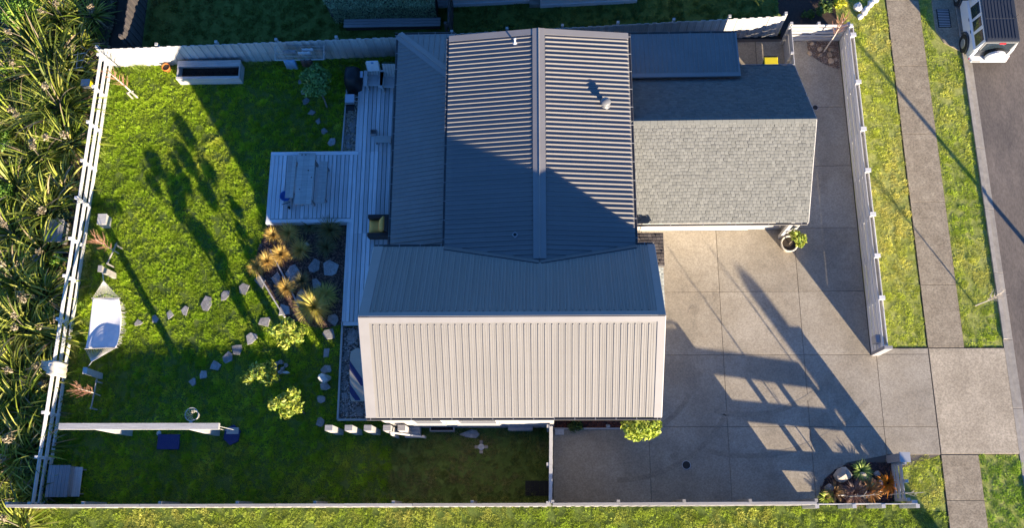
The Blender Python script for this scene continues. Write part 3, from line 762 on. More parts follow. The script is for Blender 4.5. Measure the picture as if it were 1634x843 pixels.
def rail_fence(name, label, a, b, posts, h, bands, m='woodpale', out=(1, 0, 0), pt=.10, bt=.028, both=False, drop=0.0, cap=None, group=None):
    """posts with horizontal boards; posts = fractions along the line; bands = (z0, z1) of each board"""
    a, b = Vector(a), Vector(b); d = b - a; o = Vector(out); t = thing(name, label, 'fence', a, group)
    for s in posts:
        p = a + d * s; hh = h - drop * s
        u = d.normalized()
        MB().hexa(p - u * pt / 2 + o * (bt + .002) + Vector((0, 0, -.05)), u * pt, o * pt, (0, 0, hh + .05)).build('post', m, t)
    for s0, s1 in zip(posts[:-1], posts[1:]):
        for i, (z0, z1) in enumerate(bands):
            p0 = a + d * s0 + o * bt / 2 + d.normalized() * .003; p1 = a + d * s1 + o * bt / 2 - d.normalized() * .003
            zc = (z0 + z1) / 2
            board('rail', p0 + Vector((0, 0, zc - drop * s0 * zc / h)), p1 + Vector((0, 0, zc - drop * s1 * zc / h)), z1 - z0, bt, m, t, -o, .004)
            if both:
                off = o * (pt + bt + .006); zc2 = zc + (both if i < len(bands) - 1 else -.0)
                board('rail', p0 + off + Vector((0, 0, zc2)), p1 + off + Vector((0, 0, zc2)), z1 - z0, bt, m, t, o, .004)
    return t
# west: three pale rails on posts
wa, wb_ = Vector((-16.95, 17.05, 0)), Vector((-17.2, .38, 0))
pp = [P(150, y, 0).y for y in (158, 213, 273, 331, 394, 452, 519, 590, 664, 733)]
pp = [0.0] + [(17.05 - y) / 16.67 for y in pp] + [1.0]
rail_fence('rail_fence', 'pale three-rail timber fence between the lawn and the flax', wa, wb_, pp, 1.12, [(.10, .30), (.48, .68), (.88, 1.08)], 'bleached', (-1, 0, 0), pt=.1)
# north: close-boarded palings, bright at the west end and in shade beyond
na, nb = Vector((-16.95, 17.08, 0)), Vector((-5.5, 17.36, 0))
paling_fence('paling_fence', 'grey paling fence north of the lawn, white in sun at its west end', na, nb, 1.42, 1.46, m='wood', out=(0, -1, 0))
for i in range(5):
    p0 = na + (nb - na) * (i / 5); p1 = na + (nb - na) * ((i + 1) / 5)
paling_fence('paling_fence', 'dark close-boarded fence behind the house and lean-to on the north side', (-5.5, 17.37, 0), (9.05, 17.98, 0), 1.46, 1.46, m='wood', out=(0, -1, 0))
# south: long boundary fence, boards outside
paling_fence('paling_fence', 'long pale close-boarded fence south of the shaded lawn', (-17.75, .26, 0), (.16, .34, 0), 1.60, 1.62, m='woodpale', out=(0, -1, 0), cap=.10, post_step=2.6)
paling_fence('paling_fence', 'taller close-boarded fence along the south side of the drive', (.20, .34, 0), (8.55, .40, 0), 1.98, 1.80, m='woodpale', out=(0, -1, 0), cap=.10, post_step=2.6)
rail_fence('rail_fence', 'open white rail fence at the south-east corner behind the rock bed', (8.62, .42, 0), (11.85, .44, 0), [0, .37, .66, 1.0], 1.62, [(.0, .15), (.36, .56), (.84, 1.06), (1.32, 1.60)], 'white', (0, -1, 0), pt=.12, drop=.18)
# dividing fence between the side lawn and the drive
paling_fence('paling_fence', 'narrow white dividing fence between the side lawn and the dark drive', (.20, 2.86, 0), (.16, .42, 0), 1.7, 1.7, m='white', out=(1, 0, 0), cap=.11, post_step=1.3)
# east: boards on both faces of posts
ep = [P(1372, y, 0).y for y in (82, 155, 228, 292, 360, 424, 489)]
ep = [0.0] + [(17.66 - y) / 12.1 for y in ep] + [1.0]
ef = rail_fence('hit_and_miss_fence', 'bleached hit-and-miss board fence between the drive and the grass verge', (11.39, 17.66, 0), (11.39, 5.56, 0), ep, 1.28, [(.02, .24), (.33, .54), (.64, .85), (.95, 1.20)], 'bleached', (1, 0, 0), pt=.11, both=.15)
MB().box(11.37, 11.64, 5.44, 5.55, 0, 1.36).build('end_post', 'woodgrey', ef)
for s in ep[1:-1]:
    yy = 17.66 - 12.1 * s
    MB().hexa((11.385, yy - .07, 1.28), (.20, 0, 0), (0, .14, 0), (0, 0, .05)).build('post_cap', 'bleached', ef)
# north-east: five rails and a short return
rail_fence('rail_fence', 'white five-rail fence above the gravel rock bed at the north-east corner', (9.30, 17.74, 0), (11.40, 17.70, 0), [0, .48, 1.0], 1.22, [(.02, .22), (.28, .46), (.54, .72), (.80, .96), (1.04, 1.20)], 'white', (0, 1, 0), pt=.1)
rail_fence('rail_fence', 'short white gate fence beside the yellow-lidded bin', (9.28, 17.62, 0), (9.28, 15.6, 0), [0, .52, 1.0], 1.25, [(.04, .39), (.41, .78), (.80, 1.23)], 'white', (-1, 0, 0), pt=.09)
# short return at the south-east corner
rail_fence('rail_fence', 'short white rail return with grey end post beside the crossing', (11.62, .56, 0), (11.62, 1.72, 0), [0, .5, 1.0], 1.15, [(.12, .32), (.46, .66), (.80, 1.02)], 'white', (1, 0, 0), pt=.1)
t = thing('letterbox_post', 'squat grey timber post with capped top at the south-east corner of the drive', 'post', (11.65, 1.88, 0))
MB().box(11.52, 11.80, 1.76, 2.02, 0, 1.28).build('post', 'woodgrey', t); MB().box(11.49, 11.83, 1.73, 2.05, 1.28, 1.33).build('cap', 'galv', t)
t = thing('boundary_post', 'low pale square boundary post in the grass at the south-east corner', 'post', P(1452, 803, 0))
c = P(1450, 804, 0); MB().box(c.x - .08, c.x + .08, c.y - .09, c.y + .09, 0, .5).build('post', 'woodpale', t); MB().box(c.x - .09, c.x + .09, c.y - .1, c.y + .1, .5, .53).build('cap', 'white', t)
t = thing('meter_box', 'small grey meter box fixed to the end of the board fence', 'meter box', (11.32, 5.75, 0))
MB().box(11.24, 11.365, 5.72, 6.0, .62, 1.05).build('case', 'metal', t); MB().box(11.225, 11.238, 5.74, 5.98, .65, 1.02).build('door', 'galv', t)
# neighbour's dark fences
paling_fence('dark_fence', 'dark brown fence running north beyond the paling fence, left of the lawn', (-15.95, 17.6, 0), (-15.9, 24, 0), 1.5, 1.5, m='wooddark', out=(1, 0, 0))
paling_fence('dark_fence', 'dark fence running north beside the clipped hedge', (-3.55, 17.9, 0), (-3.55, 22.5, 0), 1.5, 1.5, m='wooddark', out=(1, 0, 0))

# ================================================================== deck
deck = thing('deck', 'weathered grey timber deck wrapped round the west side of the house', 'deck', (-7, 11, 0))
DZ = .32; bw, gap = .138, .157
x = -10.12 + .07
while x < -5.10:
    if x < -7.10: segs = [(10.60, 13.10)]
    elif x < -6.95: segs = [(6.70, 13.10)]
    else: segs = [(6.70, 10.0), (10.006, 13.22), (13.226, 16.35)]
    if x > -5.35: segs = [(8.4, 10.0), (10.006, 13.22), (13.226, 16.35)]
    for y0, y1 in segs: board('deck_board', (x, y0, DZ - .014), (x, y1, DZ - .014), bw, .028, 'deck', deck, (0, 0, 1), .002)
    x += gap
for a, b in (((-10.27, 13.18), (-6.97, 13.18)), ((-10.27, 10.51), (-7.03, 10.51)), ((-7.2, 6.62), (-5.4, 6.62))):
    board('border_board', (*a, DZ - .014), (*b, DZ - .014), bw, .028, 'deck', deck)
for a, b in (((-10.20, 10.585), (-10.20, 13.105)), ((-7.17, 6.70), (-7.17, 10.435)), ((-7.02, 13.26), (-7.02, 16.4))):
    board('border_board', (*a, DZ - .014), (*b, DZ - .014), .14, .028, 'deck', deck)
for a, b in (((-10.29, 10.43), (-10.29, 13.26)), ((-10.29, 10.43), (-7.10, 10.43)), ((-7.255, 6.55), (-7.255, 10.40)), ((-10.29, 13.265), (-6.95, 13.265))):
    board('fascia', (*a, DZ / 2 - .02), (*b, DZ / 2 - .02), .26, .022, 'deck', deck, (1, .3, 0))
for x in np.arange(-10.0, -5.2, .9):
    MB().box(x, x + .09, 10.6, 13.1, .02, DZ - .032).build('joist', 'woodgrey', deck)

# ================================================================== beds, gravel and stones
bed_poly = [P(*q) for q in ((428, 358), (557, 354), (549, 516), (520, 524), (490, 520), (455, 505), (438, 480), (420, 455), (408, 430), (410, 405), (420, 380))]
bed_poly = [(p.x, p.y) for p in bed_poly]
bed = struct(MB().prism(bed_poly, -.03, .015).build('garden_bed', 'mulchbase'))
chips('bark_chips', bed_poly, 750, .028, [(.09, .05, .038), (.15, .085, .06), (.05, .03, .025), (.22, .14, .10)], 'mulch', .015, parent=bed)
for a, b in (((408, 430), (455, 507)), ((432, 400), (478, 490))):
    pa, pb = P(*a), P(*b)
    t = board('timber_edging', (pa.x, pa.y, .05), (pb.x, pb.y, .05), .05, .10, 'wood', None)
    tag(t, 'thin timber edging board on the lawn side of the tussock bed' if a[0] == 408 else 'thin timber edging board inside the tussock bed', 'edging')
g1 = [P(*q) for q in ((556, 127), (580, 127), (578, 200), (576, 242), (547, 242))]; g1 = [(p.x, p.y) for p in g1]; g1[1] = (-7.1, g1[1][1]); g1[2] = (-7.1, g1[2][1]); g1[3] = (-7.1, g1[3][1])
gb1 = struct(MB().prism(g1, -.03, .02).build('gravel_bed', 'gravelbase'))
chips('gravel', g1, 700, .032, [(.42, .34, .26), (.58, .5, .4), (.24, .19, .15), (.5, .38, .26)], 'gravel', .02, parent=gb1, flat=.7)
for k_, (a, b) in enumerate((((556, 125), (546.5, 242)), ((556, 126), (582, 126)))):
    pa, pb = P(*a), P(*b); tag(board('timber_edging', (pa.x, pa.y, .06), (pb.x, pb.y, .06), .06, .12, 'white', None), ('long white edging of the gravel strip by the barbecues', 'short white edging at the north end of the barbecue gravel')[k_], 'edging')
g2 = [(-7.22, 6.6), (-5.35, 6.6), (-5.35, 3.05), (-7.25, 3.05)]
p = P(540, 670); q = P(547, 517)
g2 = [(q.x, 6.55), (-5.33, 6.55), (-5.33, p.y), (p.x, p.y)]
gb2 = struct(MB().prism(g2, -.03, .02).build('gravel_bed', 'gravelbase'))
chips('gravel', g2, 700, .034, [(.40, .35, .31), (.56, .50, .45), (.24, .20, .18), (.12, .10, .09)], 'gravel', .02, parent=gb2, flat=.7)
for k_, (a, b) in enumerate((((547.5, 516), (540, 671)), ((540, 671), (622, 671)))):
    pa, pb = P(*a), P(*b); tag(board('timber_edging', (pa.x, pa.y, .07), (pb.x, pb.y, .07), .07, .14, 'white', None), ('white edging between the lawn and the gravel by the west wall', 'white edging across the south end of the west gravel strip')[k_], 'edging')
# curved path over the lawn
lst = [(221, 517, 13, 13), (248, 508, 13, 14), (272, 502, 11, 16), (295, 496, 14, 20), (330, 484, 17, 23), (359, 472, 16, 22), (389, 460, 19, 21), (416, 449, 18, 24)]
for i, q in enumerate(lst): flagstone('grey stepping stone, %s from the hammock along the upper curved path' % ORD[i], *q, 20 + i, 'upper curved stepping stone path')
lst = [(309, 611, 13, 18), (325, 600, 13, 15), (345, 585, 16, 17), (363, 571, 17, 19), (380, 558, 18, 18), (402, 540, 20, 22), (424, 516, 19, 22), (453, 497, 22, 25)]
for i, q in enumerate(lst): flagstone('grey stepping stone, %s from the swing beam along the lower diagonal path' % ORD[i], *q, 60 + i, 'lower diagonal stepping stone path', .07)
lst = [(525, 533, 23, 19), (521, 563, 18, 17), (521, 590, 17, 13), (519, 617, 17, 14), (513, 638, 16, 14), (512, 675, 16, 17)]
for i, q in enumerate(lst): flagstone('bluish stepping stone, %s going south beside the west gravel' % ORD[i], *q, 90 + i, 'stepping stones beside the west gravel')
lst = [(480, 131, 9, 9), (484, 148, 10, 9), (489, 162, 12, 12), (499, 179, 16, 12), (509, 194, 10, 11), (518, 209, 13, 13), (530, 228, 16, 16)]
for i, q in enumerate(lst): flagstone('shaded stepping stone, %s from the round shrub towards the deck' % ORD[i], *q, 120 + i, 'stepping stones from the round shrub to the deck')
lst = [(442, 447, 17, 24), (469, 437, 24, 30), (502, 426, 24, 29), (528, 428, 24, 28), (506, 453, 16, 20), (481, 473, 20, 24), (533, 509, 17, 22)]
wh = ['westernmost, by the edging', 'second from the west', 'beside the deck corner tussocks', 'easternmost, nearest the deck', 'below the middle one', 'half under the yellow tussock', 'at the south end']
for i, q in enumerate(lst): flagstone('large flat stone in the tussock bed, ' + wh[i], *q, 150 + i, 'flat stones in the tussock bed', .06)
lst = [(569, 193, 16, 14), (563, 200, 12, 9), (563, 209, 11, 11), (574, 207, 9, 14), (556, 219, 14, 13), (571, 222, 16, 18), (557, 233, 16, 12), (571, 236, 14, 8)]
wh = ['topmost on the right', 'small, paler than the rest', 'in the middle of the left side', 'narrow, against the deck', 'on the left edge', 'largest, centre right', 'lower left corner', 'lower right corner']
for i, q in enumerate(lst): flagstone('flat stone in the barbecue gravel strip, ' + wh[i], *q, 180 + i, 'flat stones in the barbecue gravel', .05)
lst = [(561, 538, 19, 28), (553, 568, 11, 12), (552, 590, 9, 11), (551, 612, 11, 12), (551, 632, 11, 11), (551, 652, 16, 14), (574, 658, 15, 16)]
wh = ['largest, at the deck end', 'beside the tip of the board', 'small, left of the board', 'small, along the white edging', 'beside the lower half of the board', 'lower left corner', 'lower right corner under the eave']
for i, q in enumerate(lst): flagstone('flat stone in the west gravel strip, ' + wh[i], *q, 210 + i, 'flat stones in the west gravel', .05)
rock('bright white jagged rock beside the stepping stones', P(521, 606, 0), (.27, .18, .48), 'rockwhite', 5)
rock('small pale rock among the golden tussocks', P(490, 391, 0), (.13, .10, .12), 'rockwhite', 6)
# ring of stones on the lawn
fc = [(441, 581), (449, 579), (457, 583), (452, 589), (440, 589), (438, 595), (448, 594), (443, 600), (456, 595)]
wh = ['top left', 'top', 'top right', 'centre', 'left', 'lower left', 'middle', 'bottom', 'long pale one on the right']
for i, (x, y) in enumerate(fc):
    rock('grey rock of the small stone heap on the lawn, ' + wh[i], P(x, y, 0), (.11, .10, .10) if i < 8 else (.20, .06, .06), 'stone' if i < 8 else 'rockwhite', 30 + i, 'stone heap on the lawn')

# side bed by the south wall
sb = [(.3, 2.98), (2.9, 2.98), (2.9, 3.28), (.3, 3.28)]
a = P(884, 684); b = P(1000, 684)
sbed = struct(MB().prism([(.3, a.y), (b.x, a.y), (b.x, 3.29), (.3, 3.29)], -.02, .05).build('garden_bed', 'mulchbase'))
chips('bark_chips', [(.3, a.y), (b.x, a.y), (b.x, 3.29), (.3, 3.29)], 800, .025, [(.16, .05, .03), (.22, .08, .05), (.1, .035, .025)], 'mulch', .05, parent=sbed)
tag(board('timber_edging', (.26, a.y - .02, .07), (b.x, a.y - .02, .07), .05, .12, 'white', None), 'white edging of the narrow red bark bed under the south eave', 'edging')
# rock bed north-east
nb_ = [P(*q) for q in ((1287, 67), (1289, 80), (1298, 92), (1312, 101), (1325, 107), (1339, 111), (1336, 67))]; nb_ = [(p.x, p.y) for p in nb_]
nbed = struct(MB().prism(nb_, -.02, .045).build('gravel_bed', 'gravelbase'))
chips('gravel', nb_, 1500, .022, [(.25, .15, .09), (.36, .24, .16), (.16, .1, .07), (.42, .32, .24)], 'gravel', .045, parent=nbed, flat=.7)
for i, (x, y, r) in enumerate(((1295, 71, .13), (1308, 79, .15), (1292, 86, .13), (1309, 89, .12), (1325, 80, .15), (1323, 89, .15), (1325, 98, .18), (1333, 96, .10))):
    wh = ['at the top left edge', 'left of the sapling', 'on the lower left edge', 'below the sapling', 'right of the sapling', 'pale triangular one in the centre', 'largest, tan, at the bottom', 'small, by the fence foot']
    rock('rock in the north-east gravel bed, ' + wh[i], P(x, y, 0) + Vector((0, 0, .03)), (r * .85, r * .8, r * .6), 'rockbrown', 50 + i, 'rocks in the north-east gravel bed')
# corner rock bed
cb = [P(*q) for q in ((1305, 801), (1309, 782), (1317, 764), (1333, 750), (1352, 742), (1385, 739), (1422, 739), (1425, 801))]; cb = [(p.x, p.y) for p in cb]
cbed = struct(MB().prism(cb, -.02, .05).build('garden_bed', 'mulchbase'))
chips('bark_chips', cb, 700, .03, [(.05, .03, .028), (.09, .05, .045), (.03, .02, .02), (.13, .06, .04)], 'mulch', .05, parent=cbed)
for px, py, r, lb, m in ((1342, 759, (.33, .32, .30), 'large brown boulder in the corner bed beside the drive', 'rock'), (1321, 780, (.17, .16, .2), 'small grey boulder below the large one in the corner bed', 'stone'),
                      (1398, 756, (.13, .11, .12), 'small grey rock near the crossing end of the corner bed', 'stone'), (1375, 760, (.17, .14, .2), 'tan rock in the middle of the corner bed', 'rock'),
                      (1404, 772, (.07, .14, .12), 'narrow white rock beside the orange plant', 'rockwhite'), (1343, 791, (.22, .05, .06), 'long white stone by the south rail fence', 'rockwhite')):
    rock(lb, P(px, py, 0) + Vector((0, 0, .03)), r, m, int(px))

# ================================================================== grass
swing_mats = [rect(-13.7, -12.8, 2.25, 2.85)]
deckx = [[(-10.3, 10.42), (-7.2, 10.42), (-7.2, 13.28), (-10.3, 13.28)], [(-7.26, 6.4), (-5, 6.4), (-5, 17), (-7.1, 17)]]
exc = STONES + deckx + [bed_poly, g1, g2]
G_L = ((.29, .43, .024), (.46, .60, .04), (.62, .62, .09))
G_V = ((.46, .54, .06), (.60, .64, .11), (.78, .70, .22))
grass('mown green lawn inside the fences', [[(-17.12, .45), (-5.4, .45), (-5.4, 3.1), (-5.5, 17.25), (-16.9, 17.02)]], 3000, .052, G_L, exc, dry=.30)
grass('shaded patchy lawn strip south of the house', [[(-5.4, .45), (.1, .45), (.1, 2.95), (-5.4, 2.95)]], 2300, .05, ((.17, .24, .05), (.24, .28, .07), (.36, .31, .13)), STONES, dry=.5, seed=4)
grass('sunlit grass outside the south fence', [[(-20.5, -3), (13.33, -3), (13.33, .21), (11.9, .36), (8.5, .30), (8.4, .25), (-20.5, .2)]], 2000, .055, ((.34, .46, .04), (.46, .56, .08), (.64, .60, .16)), (), dry=.36, seed=5)
grass('yellowish grass verge between board fence and footpath', [rect(11.68, 13.33, 5.78, 22)], 2500, .030, G_V, (), dry=.45, seed=6)
grass('grass verge between footpath and kerb', [rect(14.64, 15.95, 5.78, 22)], 2500, .030, ((.44, .54, .05), (.56, .64, .09), (.74, .69, .19)), [[(15.0, 17.1), (15.96, 17.1), (15.96, 19.7), (15.0, 19.7)]], dry=.40, seed=7)
grass('small grass patch beside the corner fence', [[(11.85, .2), (13.33, .2), (13.33, 2.03), (11.5, 2.03), (11.5, 1.8)]], 2500, .034, G_V, (), dry=.42, seed=8)
grass('grass verge south of the vehicle crossing', [rect(14.64, 15.95, -3, 2.03)], 2500, .034, ((.28, .44, .04), (.4, .54, .07), (.6, .6, .15)), (), dry=.3, seed=9)
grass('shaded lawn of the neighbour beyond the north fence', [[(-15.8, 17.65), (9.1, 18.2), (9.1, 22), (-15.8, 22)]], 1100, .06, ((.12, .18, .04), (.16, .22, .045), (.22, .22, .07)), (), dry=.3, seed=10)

grass('longer uncut grass along the foot of the rail and paling fences', [[(-17.15, .45), (-16.95, .45), (-16.75, 16.9), (-16.92, 17.0)], [(-16.8, 16.85), (-5.6, 17.15), (-5.6, 17.28), (-16.8, 17.0)], [(-16.9, .42), (.1, .42), (.1, .56), (-16.9, .54)]], 1500, .14, ((.2, .34, .03), (.3, .42, .05), (.46, .42, .14)), (), tuft=24, dry=.5, seed=21)
grass('longer grass along the outside foot of the board fence', [rect(11.66, 11.80, 5.8, 20)], 1500, .12, ((.3, .4, .05), (.42, .48, .08), (.6, .52, .2)), (), tuft=24, dry=.5, seed=22)

# ================================================================== small builders
def seg_box(mb, p0, p1, w, h, up=(0, 0, 1)):
    p0, p1 = Vector(p0), Vector(p1); x = (p1 - p0).normalized(); z = Vector(up); z = (z - x * z.dot(x)).normalized(); y = z.cross(x)
    return mb.hexa(p0 - y * w / 2 - z * h / 2, p1 - p0, y * w, z * h)
def rot(c, a):
    return Matrix.Translation(Vector(c)) @ Matrix.Rotation(a, 4, 'Z')
def lowered(name, label, cat, c, a=0, group=None):
    """a thing whose parts are built in its own axes, origin at its foot"""
    o = bpy.data.objects.new(name, None); o.empty_display_size = .2; link(o, None, rot(c, a)); return tag(o, label, cat, group)
def part(mb, name, m, parent, smooth=False):
    o = bpy.data.objects.new(name, mb.mesh(name, m, smooth)); C.objects.link(o); o.parent = parent; W[o] = W[parent]; return o

# ================================================================== deck furniture
c = (P(476, 241, 1.05) + P(504, 241, 1.05) + P(497, 329, 1.05) + P(469, 329, 1.05)) / 4
t = lowered('picnic_table', 'long weathered picnic table with three planks standing on the deck', 'table', (c.x, c.y, DZ), -.02)
for i in range(3): part(MB().box(-.31 + i * .21, -.105 + i * .21, -1.0, 1.0, .69, .74), 'table_plank', 'wood', t)
part(MB().box(-.27, .27, -.85, .85, .60, .688), 'apron_rail', 'woodgrey', t)
for sx in (-1, 1):
    for sy in (-1, 1): part(MB().box(sx * .22 - .045, sx * .22 + .045, sy * .78 - .045, sy * .78 + .045, 0, .60), 'leg', 'woodgrey', t)
for i, (x0, y0) in enumerate(((482, 247), (488, 247), (492, 272), (497, 283), (478, 302))):
    q = P(x0, y0, DZ + .745); 
    o = MB().lathe([(.025, 0), (.028, .005), (.012, .012)], (0, 0, 0), 10).build('knot', 'wooddark', t, False, Matrix.Translation(Vector((q.x, q.y, DZ + .741))))
for nm, q, lb in (('bench', ((509, 255), (522, 255), (519, 326), (505, 326)), 'long grey bench on the house side of the picnic table'), ('bench', ((460, 248), (472, 248), (468, 316), (456, 316)), 'long grey bench on the lawn side of the picnic table')):
    cc = sum((P(*k, .78) for k in q), Vector()) / 4
    b = lowered(nm, lb, 'bench', (cc.x, cc.y, DZ), -.02)
    for i in range(2): part(MB().box(-.15 + i * .152, -.002 + i * .152, -.82, .82, .41, .45), 'seat_plank', 'wood', b)
    for sy in (-1, 1): part(MB().box(-.13, .13, sy * .62 - .04, sy * .62 + .04, 0, .409), 'leg', 'woodgrey', b)
# toddler ride-on
cc = P(459, 320, DZ)
t = lowered('ride_on_toy', 'small blue ride-on toy with white front beside the picnic table', 'ride-on toy', cc, .3)
part(MB().lathe([(.10, .12), (.17, .18), (.20, .30), (.18, .31), (.14, .22), (.02, .20)], (0, .08, 0), 18), 'seat', 'blue', t, True)
part(MB().box(-.035, .035, -.28, .10, .10, .16), 'frame', 'metal', t)
part(MB().box(-.10, .08, -.30, -.10, .17, .20), 'front_tray', 'white', t)
part(MB().tube((0, -.26, .1), (0, -.28, .44), .015), 'steering_post', 'metal', t)
part(MB().tube((-.16, -.28, .44), (.16, -.28, .44), .014), 'handlebar', 'black', t)
for x, y in ((-.16, .14), (.16, .14), (.0, -.30)): part(MB().tube((x - .025, y, .08), (x + .025, y, .08), .08, None, 14), 'wheel', 'rubber', t)
# armchair
cc = (P(590, 342, .8) + P(618, 380, .8)) / 2
t = lowered('armchair', 'dark wicker armchair with tan cushions on the deck by the wall', 'armchair', (cc.x, cc.y, DZ), math.pi / 2)
part(MB().box(-.38, .38, -.36, .38, .06, .30), 'base', 'wicker', t)
for s in (-1, 1): part(MB().box(s * .345 - .065, s * .345 + .065, -.38, .38, .301, .58), 'armrest', 'wicker', t)
part(MB().box(-.28, .28, -.38, -.27, .302, .82), 'backrest', 'wicker', t)
def cushion(w, d, h):
    b = MB(); n = 6; vs = []; fs = []
    for j in range(n + 1):
        for i in range(n + 1):
            x = i / n * 2 - 1; y = j / n * 2 - 1; k = (1 - x ** 4) * (1 - y ** 4)
            vs.append((x * w / 2, y * d / 2, h * (.45 + .55 * k ** .5)))
    for j in range(n):
        for i in range(n): a = j * (n + 1) + i; fs.append((a, a + 1, a + n + 2, a + n + 1))
    k = len(vs); vs += [(x, y, 0) for x, y, z in vs]; fs += [tuple(i + k for i in f[::-1]) for f in fs[:]]
    rim = [i for i in range(n + 1)] + [(j + 1) * (n + 1) - 1 for j in range(1, n + 1)] + [n * (n + 1) + i for i in range(n - 1, -1, -1)] + [j * (n + 1) for j in range(n - 1, 0, -1)]
    for a, b_ in zip(rim, rim[1:] + rim[:1]): fs.append((a, a + k, b_ + k, b_))
    return b.add(vs, fs)
s_ = part(cushion(.54, .60, .15), 'seat_cushion', 'tan', t, True); s_.location = (0, .06, .30)
s_ = part(cushion(.50, .42, .16), 'back_cushion', 'tan', t, True); s_.location = (0, -.20, .62); s_.rotation_euler = (math.radians(-72), 0, 0)
# two slatted garden chairs
def slat_chair(label, c, a):
    t = lowered('garden_chair', label, 'chair', c, a, 'slatted garden chairs on the deck')
    for s in (-1, 1):
        part(MB().box(s * .27 - .03, s * .27 + .03, .20, .26, 0, .52), 'front_leg', 'white', t)
        part(seg_box(MB(), (s * .27, .18, .30), (s * .27, -.42, .02), .05, .08), 'rear_leg', 'white', t)
        part(MB().box(s * .31 - .07, s * .31 + .07, -.34, .30, .521, .545), 'armrest', 'white', t)
    for i in range(5): part(MB().box(-.25, .25, .22 - i * .105 - .09, .22 - i * .105, .36 - i * .025, .382 - i * .025), 'seat_slat', 'white', t)
    for i in range(5): part(seg_box(MB(), (-.21 + i * .105, -.26, .24), (-.21 + i * .105, -.48, .92), .092, .02, (0, 1, .3)), 'back_slat', 'white', t)
    return t
cc = P(597, 127, .75); slat_chair('white slatted garden chair with a towel over its back on the deck', (cc.x, cc.y, DZ), 0.02 + math.pi)
towel_c = cc
cc = P(622, 130, .75); slat_chair('white slatted garden chair nearest the house wall, partly under the eave', (cc.x, cc.y, DZ), math.pi - .05)
b = MB(); pts = [(-.22, .30, .55), (-.22, .47, .955), (-.22, .53, .93), (-.22, .52, .62)]
vs = [p for p in pts] + [(x + .44, y, z) for x, y, z in pts]
o = lowered('towel', 'white and blue towel draped over the left garden chair', 'towel', (towel_c.x, towel_c.y, DZ), .02)
part(MB().add(vs, [(0, 4, 5, 1), (1, 5, 6, 2), (2, 6, 7, 3)]), 'cloth', 'cloth', o)
part(MB().hexa((-.05, .435, .865), (.10, 0, 0), (0, .035, .085), (0, -.008, .004)), 'stripe', 'clothblue', o)
cc = P(611, 222, .55)
t = lowered('step_box', 'low pale timber step box on the deck beside the wall', 'step', (cc.x, cc.y, DZ), 0)
part(MB().box(-.30, .30, -.13, .13, .20, .24), 'tread', 'wood', t)
for s in (-1, 1): part(MB().box(s * .26 - .025, s * .26 + .025, -.12, .12, 0, .199), 'side', 'woodgrey', t)
cc = P(597, 213, DZ); t = lowered('sandal_box', 'small grey wooden crate beside the step box on the deck', 'crate', cc, 0)
for x in (-.12, .1): part(MB().box(x, x + .02, -.1, .1, 0, .16), 'side', 'woodgrey', t)
for y in (-.1, .08): part(MB().box(-.099, .099, y, y + .02, 0, .16), 'end', 'woodgrey', t)
part(MB().box(-.099, .099, -.079, .079, 0, .02), 'base', 'woodgrey', t)
# covered barbecue
cc = P(569, 138, 0)
t = lowered('covered_barbecue', 'black covered barbecue on the gravel strip beside the deck', 'barbecue', (cc.x, cc.y, .03), 0)
b = MB(); prof = [(.36, .52, 0), (.37, .53, .5), (.36, .50, .80), (.28, .40, 1.05), (.14, .24, 1.14)]; vs = []
for w, d, z in prof:
    for i in range(16):
        a = 2 * math.pi * i / 16; k = (abs(math.cos(a)) ** 6 + abs(math.sin(a)) ** 6) ** (-1 / 6); q = 1 + .03 * math.sin(5 * a + z * 4)
        vs.append((w * k * math.cos(a) * q * .85, d * k * math.sin(a) * q * .75, z))
fs = [tuple(range(16))[::-1], tuple(range(64, 80))] + [(r * 16 + i, r * 16 + (i + 1) % 16, (r + 1) * 16 + (i + 1) % 16, (r + 1) * 16 + i) for r in range(4) for i in range(16)]
part(b.add(vs, fs), 'cover', 'black', t, True)
part(MB().box(.27, .40, -.04, .22, .78, .81), 'side_shelf', 'steel', t)
cc = P(564, 170, 0)
t = lowered('portable_barbecue', 'small barbecue with silver lid and dark legs on the gravel', 'barbecue', (cc.x, cc.y, .03), 0)
part(MB().box(-.17, .17, -.20, .20, .42, .58), 'firebox', 'black', t)
b = MB(); vs = [(-.17, y, .581 + z) for y, z in ((-.2, 0), (-.17, .12), (.17, .12), (.2, 0))] + [(.17, y, .581 + z) for y, z in ((-.2, 0), (-.17, .12), (.17, .12), (.2, 0))]
part(b.add(vs, [(3, 2, 1, 0), (4, 5, 6, 7), (0, 1, 5, 4), (1, 2, 6, 5), (2, 3, 7, 6), (3, 0, 4, 7)]), 'lid', 'steel', t)
part(MB().torus((.25, 0, .6), .09, .014, (0, 0, 1), 16, 6), 'handle', 'trim', t)
part(MB().box(-.16, .16, -.42, -.21, .50, .53), 'front_shelf', 'black', t)
for sx in (-1, 1):
    for sy in (-1, 1): part(MB().tube((sx * .14, sy * .17, .42), (sx * .22, sy * .26, 0), .014), 'leg', 'black', t)
cc = P(566, 116, 0); t = thing('pot_plant', 'small dark pot with a tuft of leaves behind the covered barbecue', 'pot plant', cc)
MB().lathe([(.10, 0), (.13, .22), (.115, .22), (.10, .18)], cc, 14).build('pot', 'wicker', t); leaf_cloud('foliage', [((cc.x, cc.y, .32), (.13, .13, .14))], 160, .05, [(.06, .09, .03), (.08, .11, .05)], 'leaf', t)
cc = P(621, 112, 0); t = thing('pot_plant', 'pale green succulent planter behind the garden chairs', 'pot plant', (cc.x, cc.y, 0))
